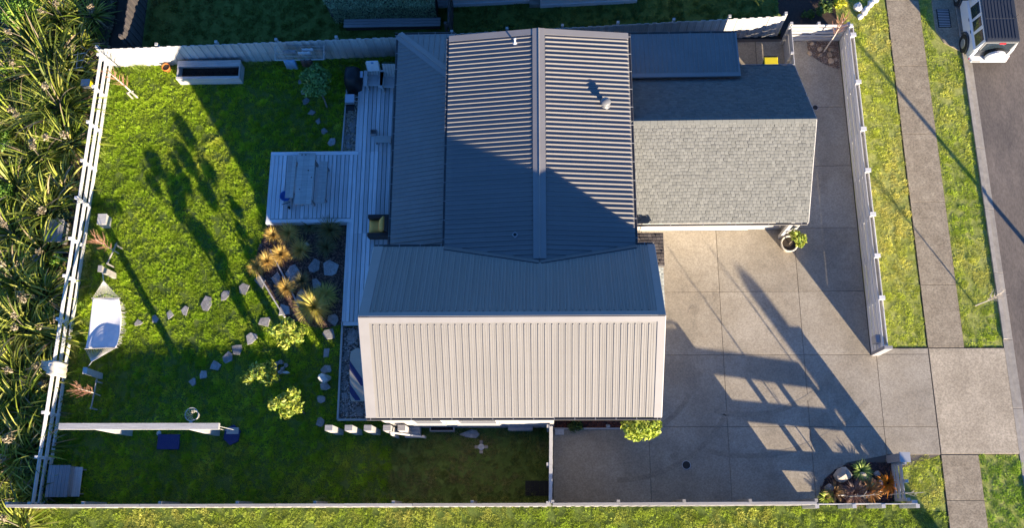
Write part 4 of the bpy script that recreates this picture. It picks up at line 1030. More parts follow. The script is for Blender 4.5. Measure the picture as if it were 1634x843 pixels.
MB().box(cc.x - .25, cc.x + .25, cc.y - .10, cc.y + .1, 0, .42).build('planter', 'wooddark', t); leaf_cloud('foliage', [((cc.x - .12, cc.y, .48), (.15, .12, .1)), ((cc.x + .12, cc.y, .47), (.15, .11, .1))], 260, .05, [(.14, .24, .10), (.2, .3, .13)], 'leaf', t)
# clothes airer on the fence
a0 = Vector((-11.2, 17.18, 1.15)); 
t = thing('clothes_airer', 'white folding clothes airer mounted on the shaded paling fence', 'clothes airer', (-10.3, 17.15, 0))
b = MB()
A1 = P(437, 73, 1.3); B1 = P(515, 70, 1.3); A1.y = B1.y = 17.17; 
x0, x1 = A1.x + .05, B1.x + .05
for x in (x0, x1): part_ = MB().tube((x, 17.17, 1.30), (x, 16.62, 1.18), .014).build('arm', 'trim', t); MB().tube((x, 17.17, .85), (x, 16.75, 1.20), .010).build('brace', 'trim', t)
for i in range(5): MB().tube((x0, 17.12 - i * .12, 1.295 - i * .026), (x1, 17.12 - i * .12, 1.295 - i * .026), .006, None, 5).build('line', 'trim', t)
MB().tube((x0, 16.62, 1.18), (x1, 16.62, 1.18), .012).build('front_bar', 'trim', t)
def garment(label, xa, xb, y, zt, drop, m, name='garment'):
    n = 8; vs = []; fs = []
    for k, (dy, dz) in enumerate(((-.05, -drop), (-.025, -.05), (0, .012), (.03, -.05), (.05, -drop * .8))):
        for i in range(n + 1): vs.append((xa + (xb - xa) * i / n + .01 * math.sin(i * 2 + k), y + dy + .02 * math.sin(i * 1.7 + k), zt + dz + .015 * math.sin(i * 3)))
    for k in range(4):
        for i in range(n): a = k * (n + 1) + i; fs.append((a, a + 1, a + n + 2, a + n + 1))
    o = MB().add(vs, fs).build(name, m, None, True); md = o.modifiers.new('thickness', 'SOLIDIFY'); md.thickness = .006
    return tag(o, label, 'clothing', 'washing on the airer')
xm = x0 + (x1 - x0) * .33
garment('pale folded sheet over the middle lines of the clothes airer', x0 + .85, x0 + 1.35, 16.92, 1.262, .22, 'cloth', 'washed_sheet')
garment('light grey cloth on the left lines of the clothes airer', x0 + .25, x0 + .8, 16.98, 1.27, .18, 'woodgrey', 'washed_cloth')
garment('pale blue trousers hanging left on the airer front bar', x0 + .30, x0 + .75, 16.61, 1.20, .62, 'clothblue', 'trousers')
garment('dark brown shirt hanging right of the blue trousers', x0 + .95, x0 + 1.4, 16.61, 1.20, .48, 'clothbrown', 'shirt')
garment('short white top on the upper line of the airer', x0 + 1.0, x0 + 1.45, 17.04, 1.285, .12, 'cloth', 'white_top')

# ================================================================== lawn furniture
pl = [P(276, 100, .5), P(384, 100, .5), P(382, 124, .5), P(281, 126, .5)]
px0, px1, py0, py1 = pl[3].x, pl[1].x, pl[3].y, pl[0].y
t = thing('raised_planter', 'long raised timber planter with dark soil near the north fence', 'planter', ((px0 + px1) / 2, (py0 + py1) / 2, 0))
for k in range(3):
    z = .09 + k * .165
    for y in (py0, py1 - .05): board('side_board', (px0, y + .025, z), (px1, y + .025, z), .16, .05, 'wood', t, (0, -1, 0))
    for x in (px0, px1 - .05): board('end_board', (x + .025, py0 + .052, z), (x + .025, py1 - .052, z), .16, .05, 'wood', t, (1, 0, 0))
board('capping', (px0, py1 - .06, .515), (px1, py1 - .06, .515), .26, .03, 'wood', t); board('capping', (px0, py0 + .04, .515), (px1, py0 + .04, .515), .10, .03, 'wood', t)
so_ = MB().box(px0 + .06, px1 - .06, py0 + .06, py1 - .06, .02, .13).build('soil', 'mulchbase', t)
chips('soil_crumbs', rect(px0 + .08, px1 - .08, py0 + .08, py1 - .2), 500, .03, [(.05, .035, .02), (.03, .02, .015)], 'mulch', .13, parent=so_)
cc = P(269, 112, 0); t = thing('terracotta_pot', 'orange terracotta pot at the west end of the raised planter', 'pot', cc)
MB().lathe([(.10, 0), (.15, .24), (.17, .24), (.17, .29), (.14, .29), (.13, .24), (.02, .22)], cc, 18).build('pot', 'orange', t, True)
MB().lathe([(.125, .23), (.125, .25), (.02, .26)], cc, 12).build('soil', 'soil', t)
# hammock between two leaning posts
def leaning_post(label, base_px, top_px, h, w=.20, m='woodpale', d=.12):
    bpt = P(*base_px); tp = P(*top_px, h); t = thing('timber_post', label, 'post', bpt)
    seg_box(MB(), (bpt.x, bpt.y, -.05), (tp.x, tp.y, h), w, d, (1, 0, 0)).build('post', m, t)
    seg_box(MB(), (tp.x, tp.y, h + .001), (tp.x, tp.y, h + .03), w + .03, d + .03, (1, 0, 0)).build('cap', m, t); return tp
h1 = leaning_post('pale square post holding the north end of the hammock', (184, 441), (160, 429), 1.05)
h2 = leaning_post('grey square post holding the south end of the hammock', (162, 601), (136, 592), 1.05, m='wood')
leaning_post('short broad weathered post at the lawn edge by the rail fence', (172, 357), (163, 350), .45, .38, 'wood', .30)
ham = thing('hammock', 'white fringed cloth hammock slung between two posts on the lawn', 'hammock', P(165, 515))
A = P(148, 476, .75); B = P(190, 476, .75); Cc = P(186, 555, .72); D = P(136, 557, .72)
n, mm_ = 16, 24; vs = []; fs = []
for j in range(mm_ + 1):
    v = j / mm_; l = A.lerp(D, v); r = B.lerp(Cc, v)
    for i in range(n + 1):
        u = i / n; p = l.lerp(r, u); sag = -.16 * math.sin(math.pi * v) - .13 * math.sin(math.pi * u) * (.6 + .4 * math.sin(math.pi * v)) + .012 * math.sin(9 * u + 5 * v)
        bul = (u - .5) * .10 * math.sin(math.pi * v)
        vs.append((p.x + bul, p.y, p.z + sag))
for j in range(mm_):
    for i in range(n): a = j * (n + 1) + i; fs.append((a, a + 1, a + n + 2, a + n + 1))
hb = MB().add(vs, fs).build('bed', 'cloth', ham, True); hb.modifiers.new('thickness', 'SOLIDIFY').thickness = .01
k1 = Vector((h1.x + .05, h1.y - .12, .95)); k2 = Vector((h2.x + .05, h2.y + .18, .95))
st = MB(); ring1 = A.lerp(B, .38) + Vector((0, .62, .10)); ring2 = D.lerp(Cc, .30) + Vector((0, -.50, .10))
for i in range(n + 1):
    st.tube(vs[i], ring1, .006, None, 4, False); st.tube(vs[mm_ * (n + 1) + i], ring2, .006, None, 4, False)
st.build('strings', 'rope', ham)
MB().tube(ring1, k1, .014).build('rope', 'rope', ham); MB().tube(ring2, k2, .014).build('rope', 'rope', ham)
for v, nm in ((0, A.lerp(B, .5)), (1, D.lerp(Cc, .5))):
    a_, b_ = (A, B) if v == 0 else (D, Cc); MB().tube(a_ + Vector((-.05, 0, .0)), b_ + Vector((.05, 0, 0)), .016).build('spreader_bar', 'woodpale', ham)
fr = MB()
for j in range(2, mm_ - 1):
    for k in range(3):
        p = Vector(vs[j * (n + 1) + n]) + Vector((0, random.uniform(-.05, .05), 0)); fr.tube(p, p + Vector((random.uniform(.06, .16), random.uniform(-.06, .06), -random.uniform(.03, .12))), .006, .003, 4, False)
stuff(fr.build('fringe', 'rope', ham))
# swing beam with hoop and mats
zt = 2.55
sw = thing('play_beam', 'tall white swing beam on two posts across the shaded lawn', 'play frame', P(270, 690))
e0 = P(94, 681, zt); e1 = P(349, 680, zt)
MB().hexa((e0.x, e0.y - .10, zt - .12), (e1.x - e0.x, 0, 0), (0, .20, 0), (0, 0, .14)).build('beam', 'wood', sw)
for px in (208, 347):
    bp_ = P(px, 693.5); seg_box(MB(), (bp_.x, e0.y, -.05), (bp_.x, e0.y, zt - .122), .20, .17, (1, 0, 0)).build('post', 'white', sw)
    seg_box(MB(), (bp_.x - .55, e0.y, zt - .13), (bp_.x, e0.y, zt - .75), .07, .08).build('knee_brace', 'wood', sw)
MB().lathe([(.09, 0), (.09, .03), (.02, .06)], P(254, 692) + Vector((0, 0, .0)), 10).build('ground_anchor', 'galv', sw)
hp = P(306, 662, 2.4)
hoop = thing('basketball_hoop', 'white basketball hoop with net fixed to the swing beam', 'basketball hoop', (hp.x, hp.y, 2.3))
MB().torus((hp.x, hp.y, 2.42), .215, .012, (0, 0, 1), 28, 6).build('rim', 'white', hoop)
seg_box(MB(), (hp.x, hp.y - .21, 2.42), (hp.x, e0.y + .10, 2.42), .10, .02).build('bracket', 'white', hoop)
nt_ = MB()
for i in range(12):
    a0_ = 2 * math.pi * i / 12
    for s in (-1, 1):
        p_ = None
        for j in range(5):
            r = .21 - .09 * (j / 4) ** .7; a = a0_ + s * j * math.pi / 12; q = Vector((hp.x + r * math.cos(a), hp.y + r * math.sin(a), 2.42 - j * .10))
            if p_ is not None: nt_.tube(p_, q, .005, None, 4, False)
            p_ = q
nt_.build('net', 'rope', hoop)
sp = P(371, 688, .5)
swing = thing('plank_swing', 'pale plank swing seat hanging by ropes over a navy mat', 'swing', (sp.x, sp.y, .4))
MB().box(sp.x - .21, sp.x + .21, sp.y - .11, sp.y + .11, .47, .50).build('seat', 'woodpale', swing)
for s in (-1, 1): MB().tube((sp.x + s * .18, sp.y, .5), (min(sp.x + s * .18, e1.x - .06 + s * .02), e1.y, zt - .11), .008, None, 6).build('rope', 'rope', swing)
for (qx, qy, w, d, hexa, lb) in ((371, 695, .50, .50, True, 'navy hexagonal rubber mat under the swing seat'), (270, 706, .78, .52, False, 'navy rectangular rubber mat south of the swing beam')):
    q = P(qx, qy)
    pts = [(q.x + w * .62 * math.cos(k * math.pi / 3 + .4), q.y + d * .72 * math.sin(k * math.pi / 3 + .4)) for k in range(6)] if hexa else rect(q.x - w / 2, q.x + w / 2, q.y - d / 2, q.y + d / 2)
    tag(MB().prism(pts, 0, .085, .02, .012).build('rubber_mat', 'navy'), lb, 'mat')
# storage bin in the corner
t = thing('compost_bin', 'slatted timber storage bin in the south-west lawn corner', 'storage bin', P(92, 768))
a = P(110, 743, .62); b = P(67, 794, .62); ya, yb = b.y, a.y; xa, xb = P(75, 768, .62).x, P(110, 768, .62).x
for i in range(6):
    x = xa + (xb - xa) * i / 6; board('lid_slat', (x + .065, ya, .62), (x + .065, yb, .62), .12, .03, 'woodgrey', t)
for k in range(4):
    z = .08 + .145 * k
    board('side_board', (xa + .02, ya + .04, z), (xb - .02, ya + .04, z), .135, .03, 'woodgrey', t, (0, -1, 0)); board('side_board', (xa + .02, yb - .04, z), (xb - .02, yb - .04, z), .135, .03, 'woodgrey', t, (0, 1, 0))
    board('end_board', (xb - .01, ya + .06, z), (xb - .01, yb - .06, z), .135, .03, 'woodgrey', t, (1, 0, 0)); board('end_board', (xa + .01, ya + .06, z), (xa + .01, yb - .06, z), .135, .03, 'woodgrey', t, (-1, 0, 0))
board('front_shelf', (xb + .14, ya + .02, .33), (xb + .14, yb - .05, .33), .28, .03, 'wood', t)
for y in (ya + .1, yb - .15): MB().box(xb + .02, xb + .27, y, y + .04, 0, .31).build('shelf_leg', 'woodgrey', t)
# cloth over the rail fence
q = P(95, 588, 1.1)
vs = []; fs = []; n = 7
for k, (dx, z) in enumerate(((.13, .55), (.06, .9), (.02, 1.11), (-.12, 1.13), (-.3, 1.06), (-.42, .8), (-.60, .72), (-.78, .66))):
    for i in range(n + 1):
        wdt = .27 * (1 if k < 4 else 1 - (k - 3) * .13); y = (i / n - .5) * 2 * wdt
        vs.append((-17.02 + dx + .03 * math.sin(i * 2.1 + k), q.y + y + (.05 * (k - 3) if k > 3 else 0), z + .025 * math.sin(i * 1.9 + k * 2)))
for k in range(7):
    for i in range(n): a = k * (n + 1) + i; fs.append((a, a + 1, a + n + 2, a + n + 1))
o = MB().add(vs, fs).build('draped_cloth', 'clothcream', None, True); o.modifiers.new('thickness', 'SOLIDIFY').thickness = .012
tag(o, 'cream cloth thrown over the pale rail fence near the swing beam', 'cloth')

# ================================================================== bare saplings with stakes
def sapling(label, base, h, spread=.5, n=16, twig='twig', trunk='palebark', lean=(0, 0), r=.022, group='bare young trees', start=.45, tlen=.8, down=0):
    bse = Vector(base); t = thing('sapling', label, 'tree', bse, group)
    top = bse + Vector((lean[0], lean[1], h)); mid = bse.lerp(top, .5) + Vector((random.uniform(-.03, .03), random.uniform(-.03, .03), 0))
    MB().path([bse - Vector((0, 0, .05)), mid, top], [r, r * .75, r * .35]).build('trunk', trunk, t)
    tw = MB()
    for i in range(n):
        s = start + (1 - start) * (i / n); p = bse.lerp(top, s); az = i * 2.4 + random.random(); L = tlen * (1.1 - .5 * s) * random.uniform(.7, 1.2)
        d = Vector((math.cos(az) * spread, math.sin(az) * spread, 1 - .1)).normalized()
        q = p + d * L * .5 + Vector((0, 0, .03)); e = q + (d + Vector((math.cos(az) * .1, math.sin(az) * .1, .25 - down))).normalized() * L * .5
        tw.path([p, q, e], [r * .35, r * .25, .003], 5)
        for k in range(3):
            pp_ = p.lerp(q, .3 + .3 * k); dd = (d + Vector((random.uniform(-.6, .6), random.uniform(-.6, .6), .1))).normalized(); tw.path([pp_, pp_ + dd * L * .35], [.006, .002], 4)
    tw.build('twigs', twig, t); return t
def stakes(label, c, gap_, h, ang, bar=True):
    c = Vector(c); t = thing('tree_stakes', label, 'tree stake', c, 'tree stakes'); u = Vector((math.cos(ang), math.sin(ang), 0))
    for s in (-1, 1): p = c + u * gap_ / 2 * s; seg_box(MB(), p + Vector((0, 0, -.1)), p + Vector((0, 0, h)), .045, .045, (1, 0, 0)).build('stake', 'woodpale', t)
    if bar: seg_box(MB(), c - u * (gap_ / 2 + .05) + Vector((0, .04, h - .07)), c + u * (gap_ / 2 + .05) + Vector((0, .04, h - .07)), .022, .07).build('tie_bar', 'woodpale', t)
sapling('bare multi-branched young tree in the north-west lawn corner', P(220, 156), 1.9, .55, 18, 'twig', 'palebark', (-.25, .1), .04, start=.4)
stakes('single pair of short stakes at the north-west corner tree', P(216, 157), .16, .55, .3)
sapling('bare copper-twigged young tree beside the rail fence north of the hammock', P(190, 405), 1.75, .45, 22, 'twig', 'palebark', (-.05, .02), .026, start=.35, tlen=.9)
stakes('pair of pale stakes with tie bar at the tree north of the hammock', P(188, 412), .75, .55, 1.25)
sapling('bare copper-twigged young tree beside the rail fence south of the hammock', P(160, 632), 1.55, .45, 22, 'twig', 'palebark', (-.03, .05), .024, start=.35, tlen=.85)
stakes('pair of pale stakes with tie bar at the tree south of the hammock', P(159, 633), .95, .5, 1.5)
sapling('bare young tree with pink twigs in the north-east gravel bed', P(1314, 83), 2.3, .4, 18, 'twig', 'palebark', (.1, .1), .03, start=.5, tlen=.9)
sapling('bare street sapling on the verge by the kerb', P(1556, 488), 1.7, .55, 26, 'palebark', 'palebark', (.1, .0), .026, start=.5, tlen=.55)
sapling('tall slender bare sapling in the corner bed near the white return fence', P(1420, 790), 2.7, .3, 6, 'palebark', 'palebark', (.02, 0), .022, start=.3, tlen=.5)
sapling('slender bare sapling in the corner bed by the south rail fence', P(1350, 793), 2.7, .3, 6, 'palebark', 'palebark', (.02, 0), .020, start=.3, tlen=.5)

# ================================================================== leafy trees and shrubs
def leafy(name, label, base, lumps, n, size, cols, cat='tree', trunk_r=.03, group=None, branches=True):
    bse = Vector(base); t = thing(name, label, cat, bse, group); b = MB()
    cen = sum((Vector(c) for c, _ in lumps), Vector()) / len(lumps)
    fork = bse.lerp(Vector((cen.x, cen.y, max(.2, cen.z * .55))), .75)
    b.path([bse - Vector((0, 0, .05)), bse.lerp(fork, .5) + Vector((.02, .01, 0)), fork], [trunk_r, trunk_r * .85, trunk_r * .7])
    if branches:
        for c, r in lumps: b.path([fork, fork.lerp(Vector(c), .6) + Vector((0, 0, -.05)), Vector(c)], [trunk_r * .6, trunk_r * .4, trunk_r * .2], 5)
    b.build('trunk', 'bark', t); leaf_cloud('crown', lumps, int(n * 1.4), size, cols, 'leaf', t, .3); return t
YL = [(.34, .42, .05), (.45, .50, .07), (.22, .32, .05), (.50, .50, .10)]
DK = [(.10, .17, .04), (.15, .23, .05), (.08, .13, .03)]
def lum(px, py, z, r): c = P(px, py, z); return ((c.x, c.y, z), (r, r, r * .75))
leafy('citrus_tree', 'small yellow-green citrus tree between the tussock bed and the curved path', P(478, 546), [lum(440, 528, 2.1, .28), lum(460, 520, 2.4, .30), lum(472, 535, 2.0, .26), lum(455, 545, 1.8, .28), lum(482, 528, 1.5, .2), lum(476, 542, 1.3, .18), lum(470, 540, 1.0, .18), lum(474, 536, .8, .16)], 950, .075, YL, group='small citrus trees on the lawn')
leafy('citrus_tree', 'small citrus tree beside the stone heap, half in shade', P(448, 607), [lum(396, 603, 2.3, .22), lum(412, 593, 2.5, .28), lum(425, 604, 2.1, .26), lum(405, 588, 2.4, .2), lum(430, 585, 1.5, .22), lum(434, 595, 1.2, .18), lum(440, 602, .8, .14)], 850, .07, YL + DK[:1], group='small citrus trees on the lawn')
leafy('citrus_tree', 'small bright citrus tree nearest the row of white posts', P(486, 661), [lum(436, 645, 2.2, .22), lum(452, 640, 2.5, .28), lum(468, 634, 2.5, .24), lum(458, 655, 2.0, .30), lum(474, 650, 1.7, .22), lum(466, 624, 2.7, .14), lum(470, 654, 1.3, .18), lum(476, 656, .9, .14)], 1000, .07, YL, group='small citrus trees on the lawn')
leafy('round_shrub', 'round green shrub on a short trunk in the shaded north lawn', P(522, 172), [lum(503, 128, 1.15, .42), lum(490, 122, 1.1, .32), lum(516, 122, 1.1, .32), lum(494, 142, 1.0, .33), lum(512, 142, .95, .33), lum(503, 112, 1.1, .28)], 2400, .06, [(.22, .38, .10), (.30, .46, .13), (.15, .28, .07)], 'shrub', .04)
leafy('yellow_shrub', 'bright yellow-green shrub at the corner of the sunlit roof', P(1000, 688), [lum(1005, 682, 2.0, .33), lum(1022, 680, 2.2, .38), lum(1040, 680, 2.1, .33), lum(1015, 692, 1.8, .3), lum(1033, 690, 1.9, .3), lum(1046, 688, 1.8, .18)], 1300, .085, [(.42, .50, .06), (.54, .58, .10), (.30, .40, .06)], 'shrub', .04)
leafy('small_bush', 'low dark green bush in the narrow bark bed under the south eave', P(918, 681), [lum(914, 681, .25, .22), lum(924, 680, .25, .18)], 330, .05, DK, 'bush', .02)
rock('small pale stone in the narrow bark bed under the south eave', P(970, 681, 0), (.12, .08, .1), 'rockwhite', 77)
# planted pot by the garage
cc = P(1255, 394); t = thing('potted_shrub', 'large round pot with a yellow-green shrub beside the garage door', 'potted plant', cc)
MB().lathe([(.22, .03), (.29, .38), (.31, .40), (.31, .43), (.26, .43), (.25, .37), (.02, .36)], cc, 24).build('pot', 'clothcream', t, True)
MB().lathe([(.25, .36), (.25, .385), (.02, .39)], cc, 16).build('soil', 'soil', t)
MB().path([cc + Vector((0, 0, .37)), cc + Vector((.06, .05, .8))], [.025, .015]).build('stem', 'bark', t)
leaf_cloud('foliage', [((cc.x + .12, cc.y + .10, .95), (.22, .22, .2)), ((cc.x + .30, cc.y + .02, .9), (.22, .2, .18)), ((cc.x + .28, cc.y - .10, .75), (.16, .16, .15)), ((cc.x + .05, cc.y + .22, .9), (.16, .16, .14))], 620, .065, YL, 'leaf', t)
cc = P(1247, 372); t = thing('cabinet', 'white timber cabinet standing against the garage front', 'cabinet', cc)
MB().box(cc.x - .02, cc.x + .42, cc.y - .02, cc.y + .28, .03, 1.1).build('carcass', 'wood', t); MB().box(cc.x - .05, cc.x + .45, cc.y - .05, cc.y + .31, 1.101, 1.14).build('top', 'white', t)
for k in range(2): MB().box(cc.x + .0 + k * .205, cc.x + .195 + k * .205, cc.y - .04, cc.y - .021, .08, 1.05).build('door', 'white', t)
# recycling bin
cc = P(1231, 103, 1.06); cc.z = .03; t = thing('recycling_bin', 'wheelie bin with bright yellow lid behind the garage', 'bin', cc)
b = MB(); b.add([(cc.x - .18, cc.y - .22, .08), (cc.x + .18, cc.y - .22, .08), (cc.x + .18, cc.y + .22, .08), (cc.x - .18, cc.y + .22, .08), (cc.x - .24, cc.y - .29, .98), (cc.x + .24, cc.y - .29, .98), (cc.x + .24, cc.y + .29, .98), (cc.x - .24, cc.y + .29, .98)],
      [(3, 2, 1, 0), (4, 5, 6, 7), (0, 1, 5, 4), (1, 2, 6, 5), (2, 3, 7, 6), (3, 0, 4, 7)]); b.build('body', 'black', t)
MB().prism(rect(cc.x - .26, cc.x + .26, cc.y - .31, cc.y + .33), .985, 1.06, .05, .035).build('lid', 'yellow', t)
MB().tube((cc.x - .25, cc.y + .37, 1.0), (cc.x + .25, cc.y + .37, 1.0), .02).build('handle', 'black', t)
for s in (-1, 1): MB().tube((cc.x + s * .2, cc.y + .24, .1), (cc.x + s * .27, cc.y + .24, .1), .1, None, 14).build('wheel', 'rubber', t)

# ================================================================== tussocks
def tussock(label, px, py, r, n, cols, cat='ornamental grass', group='tussocks in the bark bed', m='leaf', up=(.5, 1.35), w=.016, dead=0):
    c = P(px, py); t = thing('tussock_grass', label, cat, c, group)
    strap_leaves('blades', (c.x, c.y, .02), n, r * 1.35, w, cols, m, t, up, 5, 1.15, .06, None, .3, dead); return t
GO = [(.74, .50, .11), (.86, .64, .18), (.60, .38, .09), (.44, .29, .07)]
YG = [(.60, .52, .10), (.70, .60, .14), (.45, .42, .08), (.66, .50, .16)]
DG = [(.22, .20, .08), (.30, .25, .10), (.14, .13, .05)]
for px, py, r, n, cl, lb in ((437, 376, .32, 260, GO, 'golden tussock at the deck corner end of the bed'), (462, 374, .48, 380, GO, 'large golden tussock below the sunlit deck corner'), (480, 401, .45, 360, GO, 'golden tussock in the middle of the bed'),
        (449, 407, .38, 300, GO, 'golden tussock left of the middle of the bed'), (427, 418, .36, 280, GO, 'pale golden tussock on the lawn edge of the bed'), (412, 428, .36, 280, GO, 'pale golden tussock overhanging the lawn'),
        (495, 362, .36, 300, DG, 'dark olive tussock against the deck edge'), (528, 369, .55, 480, DG + GO[3:], 'large dark olive tussock in the deck corner'), (522, 396, .42, 340, DG, 'dark olive tussock nearest the deck'),
        (458, 462, .38, 300, GO, 'golden tussock beside the inner edging board'), (484, 450, .36, 280, DG, 'grey-green tussock among the flat stones'), (503, 492, .66, 760, YG, 'big yellow tussock at the south end of the bed'), (521, 474, .48, 480, YG, 'yellow tussock behind the biggest one')):
    tussock(lb, px, py, r * .80, int(n * .8), cl)
for px, py, r, n, cl, lb, w in ((1416, 772, .34, 130, [(.75, .28, .02), (.85, .36, .03), (.6, .18, .02)], 'orange spiky plant beside the white return fence', .03), (1385, 784, .32, 170, [(.52, .24, .07), (.6, .32, .08), (.36, .2, .08)], 'orange grass clump in the middle of the corner bed', .024),
        (1362, 788, .38, 240, [(.32, .18, .13), (.45, .3, .23), (.24, .13, .1)], 'brown twiggy dry grass along the south rail fence', .016), (1330, 786, .28, 140, [(.4, .24, .1), (.3, .18, .08)], 'small brown plant beside the boulders', .02),
        (1373, 752, .26, 150, [(.35, .48, .10), (.45, .55, .14)], 'yellow-green clump at the top of the corner bed', .03), (1383, 772, .16, 90, [(.25, .36, .2), (.3, .42, .24)], 'small grey-green succulent in the corner bed', .03), (1317, 795, .2, 110, [(.4, .5, .06), (.5, .55, .1)], 'small yellow-green plant at the drive end of the corner bed', .03)):
    tussock(lb, px, py, r, n, cl, 'plant', 'plants in the corner bed', w=w)

# ================================================================== beside the house
cc = P(572, 598, .3)
t = thing('paddle_board', 'beige paddle board with navy stripes resting on the west gravel strip', 'paddle board', cc)
L_, wd = 2.0, .62
def board_pt(u, v):   # u along 0..1, v across -1..1
    k = min(1, math.sqrt(max(0, 1 - ((u - .5) * 2) ** 6)) if u < .5 else (1 if u < .92 else 1 - (u - .92) * 2.2)); k = max(k, .12)
    top = P(571, 556, .42); bot = P(572, 641, .42); c_ = top.lerp(bot, u)
    return c_ + Vector((v * wd / 2 * k * .96, 0, v * wd / 2 * k * .26))
def board_strip(v0f, v1f, u0, u1, name, m, th=.09, lift=0.0, n=18):
    vs = []; fs = []; nz = Vector((-.26, 0, .96))
    for i in range(n + 1):
        u = u0 + (u1 - u0) * i / n
        for v in (v0f(u), v1f(u)):
            p = board_pt(u, v); vs += [p + nz * (th / 2 + lift), p - nz * th / 2 + nz * lift]
    for i in range(n):
        a = i * 4; b_ = a + 4; fs += [(a, a + 2, b_ + 2, b_), (a + 1, b_ + 1, b_ + 3, a + 3), (a, b_, b_ + 1, a + 1), (a + 2, a + 3, b_ + 3, b_ + 2)]
    fs += [(0, 1, 3, 2), (n * 4, n * 4 + 2, n * 4 + 3, n * 4 + 1)]
    return MB().add(vs, fs).build(name, m, t)
board_strip(lambda u: -1, lambda u: 1, .0, 1, 'hull', 'beige')
for y_ in (.25, .75):
    q_ = board_pt(y_, 0); MB().box(q_.x - .22, q_.x + .30, q_.y - .05, q_.y + .05, .02, .33).build('rest_block', 'woodgrey', t)
cl_ = lambda x: max(-.985, min(.985, x))
board_strip(lambda u: cl_(-1.2 + (u - .18) * 4.4 - .75), lambda u: cl_(-1.2 + (u - .18) * 4.4), .12, .72, 'stripe', 'navy', .004, .05, 26)
board_strip(lambda u: cl_(-1.2 + (u - .62) * 4.4 - .75), lambda u: cl_(-1.2 + (u - .62) * 4.4), .64, .985, 'stripe', 'navy', .004, .05, 20)
for i, px in enumerate((545, 575, 604, 633, 655)):
    q = P(px - 2, 691); tt = thing('sleeper_post', 'white square post, %s from the west in the row below the house corner' % ORD[i], 'post', q, 'row of square posts at the house corner')
    MB().box(q.x - .12, q.x + .12, q.y - .09, q.y + .09, -.05, 1.75).build('post', 'white', tt); MB().box(q.x - .125, q.x + .125, q.y - .095, q.y + .095, 1.751, 1.77).build('cap', 'woodgrey', tt)
# steps and handrail on the south wall
q = P(668, 690); t = thing('entry_steps', 'white timber steps with slanting handrail against the south wall', 'steps', q)
for k in range(3): MB().box(q.x - .45, q.x + .1, 2.62 + k * .12, 2.96, .0 + k * .18, .17 + k * .18).build('step', 'white', t)
seg_box(MB(), (q.x - .75, 2.68, 1.5), (q.x + .28, 2.60, .55), .05, .09).build('handrail', 'trim', t)
for x, z in ((-.7, 1.45), (.24, .58)): MB().box(q.x + x - .035, q.x + x + .035, 2.60, 2.67, 0, z).build('baluster', 'trim', t)
q = P(707, 689); t = thing('planter_trough', 'narrow timber trough with dark soil against the south wall', 'planter', q)
for y in (q.y - .03, q.y + .16): MB().box(q.x - .42, q.x + .42, y, y + .03, 0, .42).build('side', 'woodpale', t)
for x in (-.419, .389): MB().box(q.x + x, q.x + x + .03, q.y + .001, q.y + .159, 0, .42).build('end', 'woodpale', t)
MB().box(q.x - .388, q.x + .388, q.y + .002, q.y + .158, .02, .30).build('soil', 'mulchbase', t)
q = P(831, 689); t = thing('air_conditioner', 'pale blue-grey slatted outdoor unit against the south wall', 'air conditioner', q)
MB().box(q.x - .42, q.x + .42, q.y + .0, q.y + .2, .08, .62).build('case', 'metal', t)
for k in range(9): MB().box(q.x - .40 + k * .09, q.x - .34 + k * .09, q.y - .012, q.y - .001, .12, .58).build('slat', 'trim', t)
for x in (-.3, .26): MB().box(q.x + x, q.x + x + .05, q.y, q.y + .2, 0, .079).build('foot', 'rubber', t)
q = P(768, 714); t = thing('clothesline_base', 'small pale ground socket ringed by four stones on the side lawn', 'ground socket', q)
MB().lathe([(.11, 0), (.11, .05), (.05, .06), (.05, .03), (.01, .03)], q, 14).build('socket', 'trim', t)
for k in range(4): MB().box(q.x + .17 * math.cos(k * 1.57) - .06, q.x + .17 * math.cos(k * 1.57) + .06, q.y + .17 * math.sin(k * 1.57) - .05, q.y + .17 * math.sin(k * 1.57) + .05, 0, .05).build('edge_stone', 'rock', t)
q = P(857, 780); t = thing('rubber_mat', 'dark rectangular rubber mat on the side lawn by the dividing fence', 'mat', q)
for k in range(5): MB().box(q.x - .40 + k * .161, q.x - .243 + k * .161, q.y - .25, q.y + .25, .0, .05).build('rubber_strip', 'rubber', t)
flagstone('large pale paver on the side lawn under the south wall', 752, 693, 34, 12, 301, None, .04, 'stone', 'paver', 'paver')
q = P(890, 680); MB_ = MB().box(.32, .62, 2.72, 2.96, .05, .12).build('paver', 'rockwhite'); tag(MB_, 'pale square paver at the fence end of the bark bed', 'paver')

# ================================================================== parked car
cr = P(1600, 64, 1.70); CXX = cr.x + .05
car = lowered('parked_car', 'white boxy off-road car with dark ribbed roof and rear spare wheel by the kerb', 'car', (CXX, cr.y + .02, -.028), -.012)
def hull(sections, n_close=True):
    """loft rings of equal length given as lists of points"""
    b = MB(); k = len(sections[0]); vs = [p for s in sections for p in s]
    fs = [tuple(range(k))[::-1], tuple(range((len(sections) - 1) * k, len(sections) * k))]
    for r in range(len(sections) - 1):
        for i in range(k): fs.append((r * k + i, r * k + (i + 1) % k, (r + 1) * k + (i + 1) % k, (r + 1) * k + i))
    return b.add(vs, fs)
def ring(y, w0, w1, z0, z1, c=.05): return [(-w0 + c, y, z0), (w0 - c, y, z0), (w0, y, z0 + c), (w1, y, z1 - c), (w1 - c, y, z1), (-w1 + c, y, z1), (-w1, y, z1 - c), (-w0, y, z0 + c)]
part(hull([ring(-.02, .72, .70, .42, .98), ring(.03, .75, .74, .36, 1.0), ring(2.05, .75, .75, .34, 1.0), ring(2.5, .74, .72, .34, .99), ring(3.22, .72, .66, .38, .93), ring(3.28, .70, .62, .42, .90)]), 'body', 'carwhite', car)
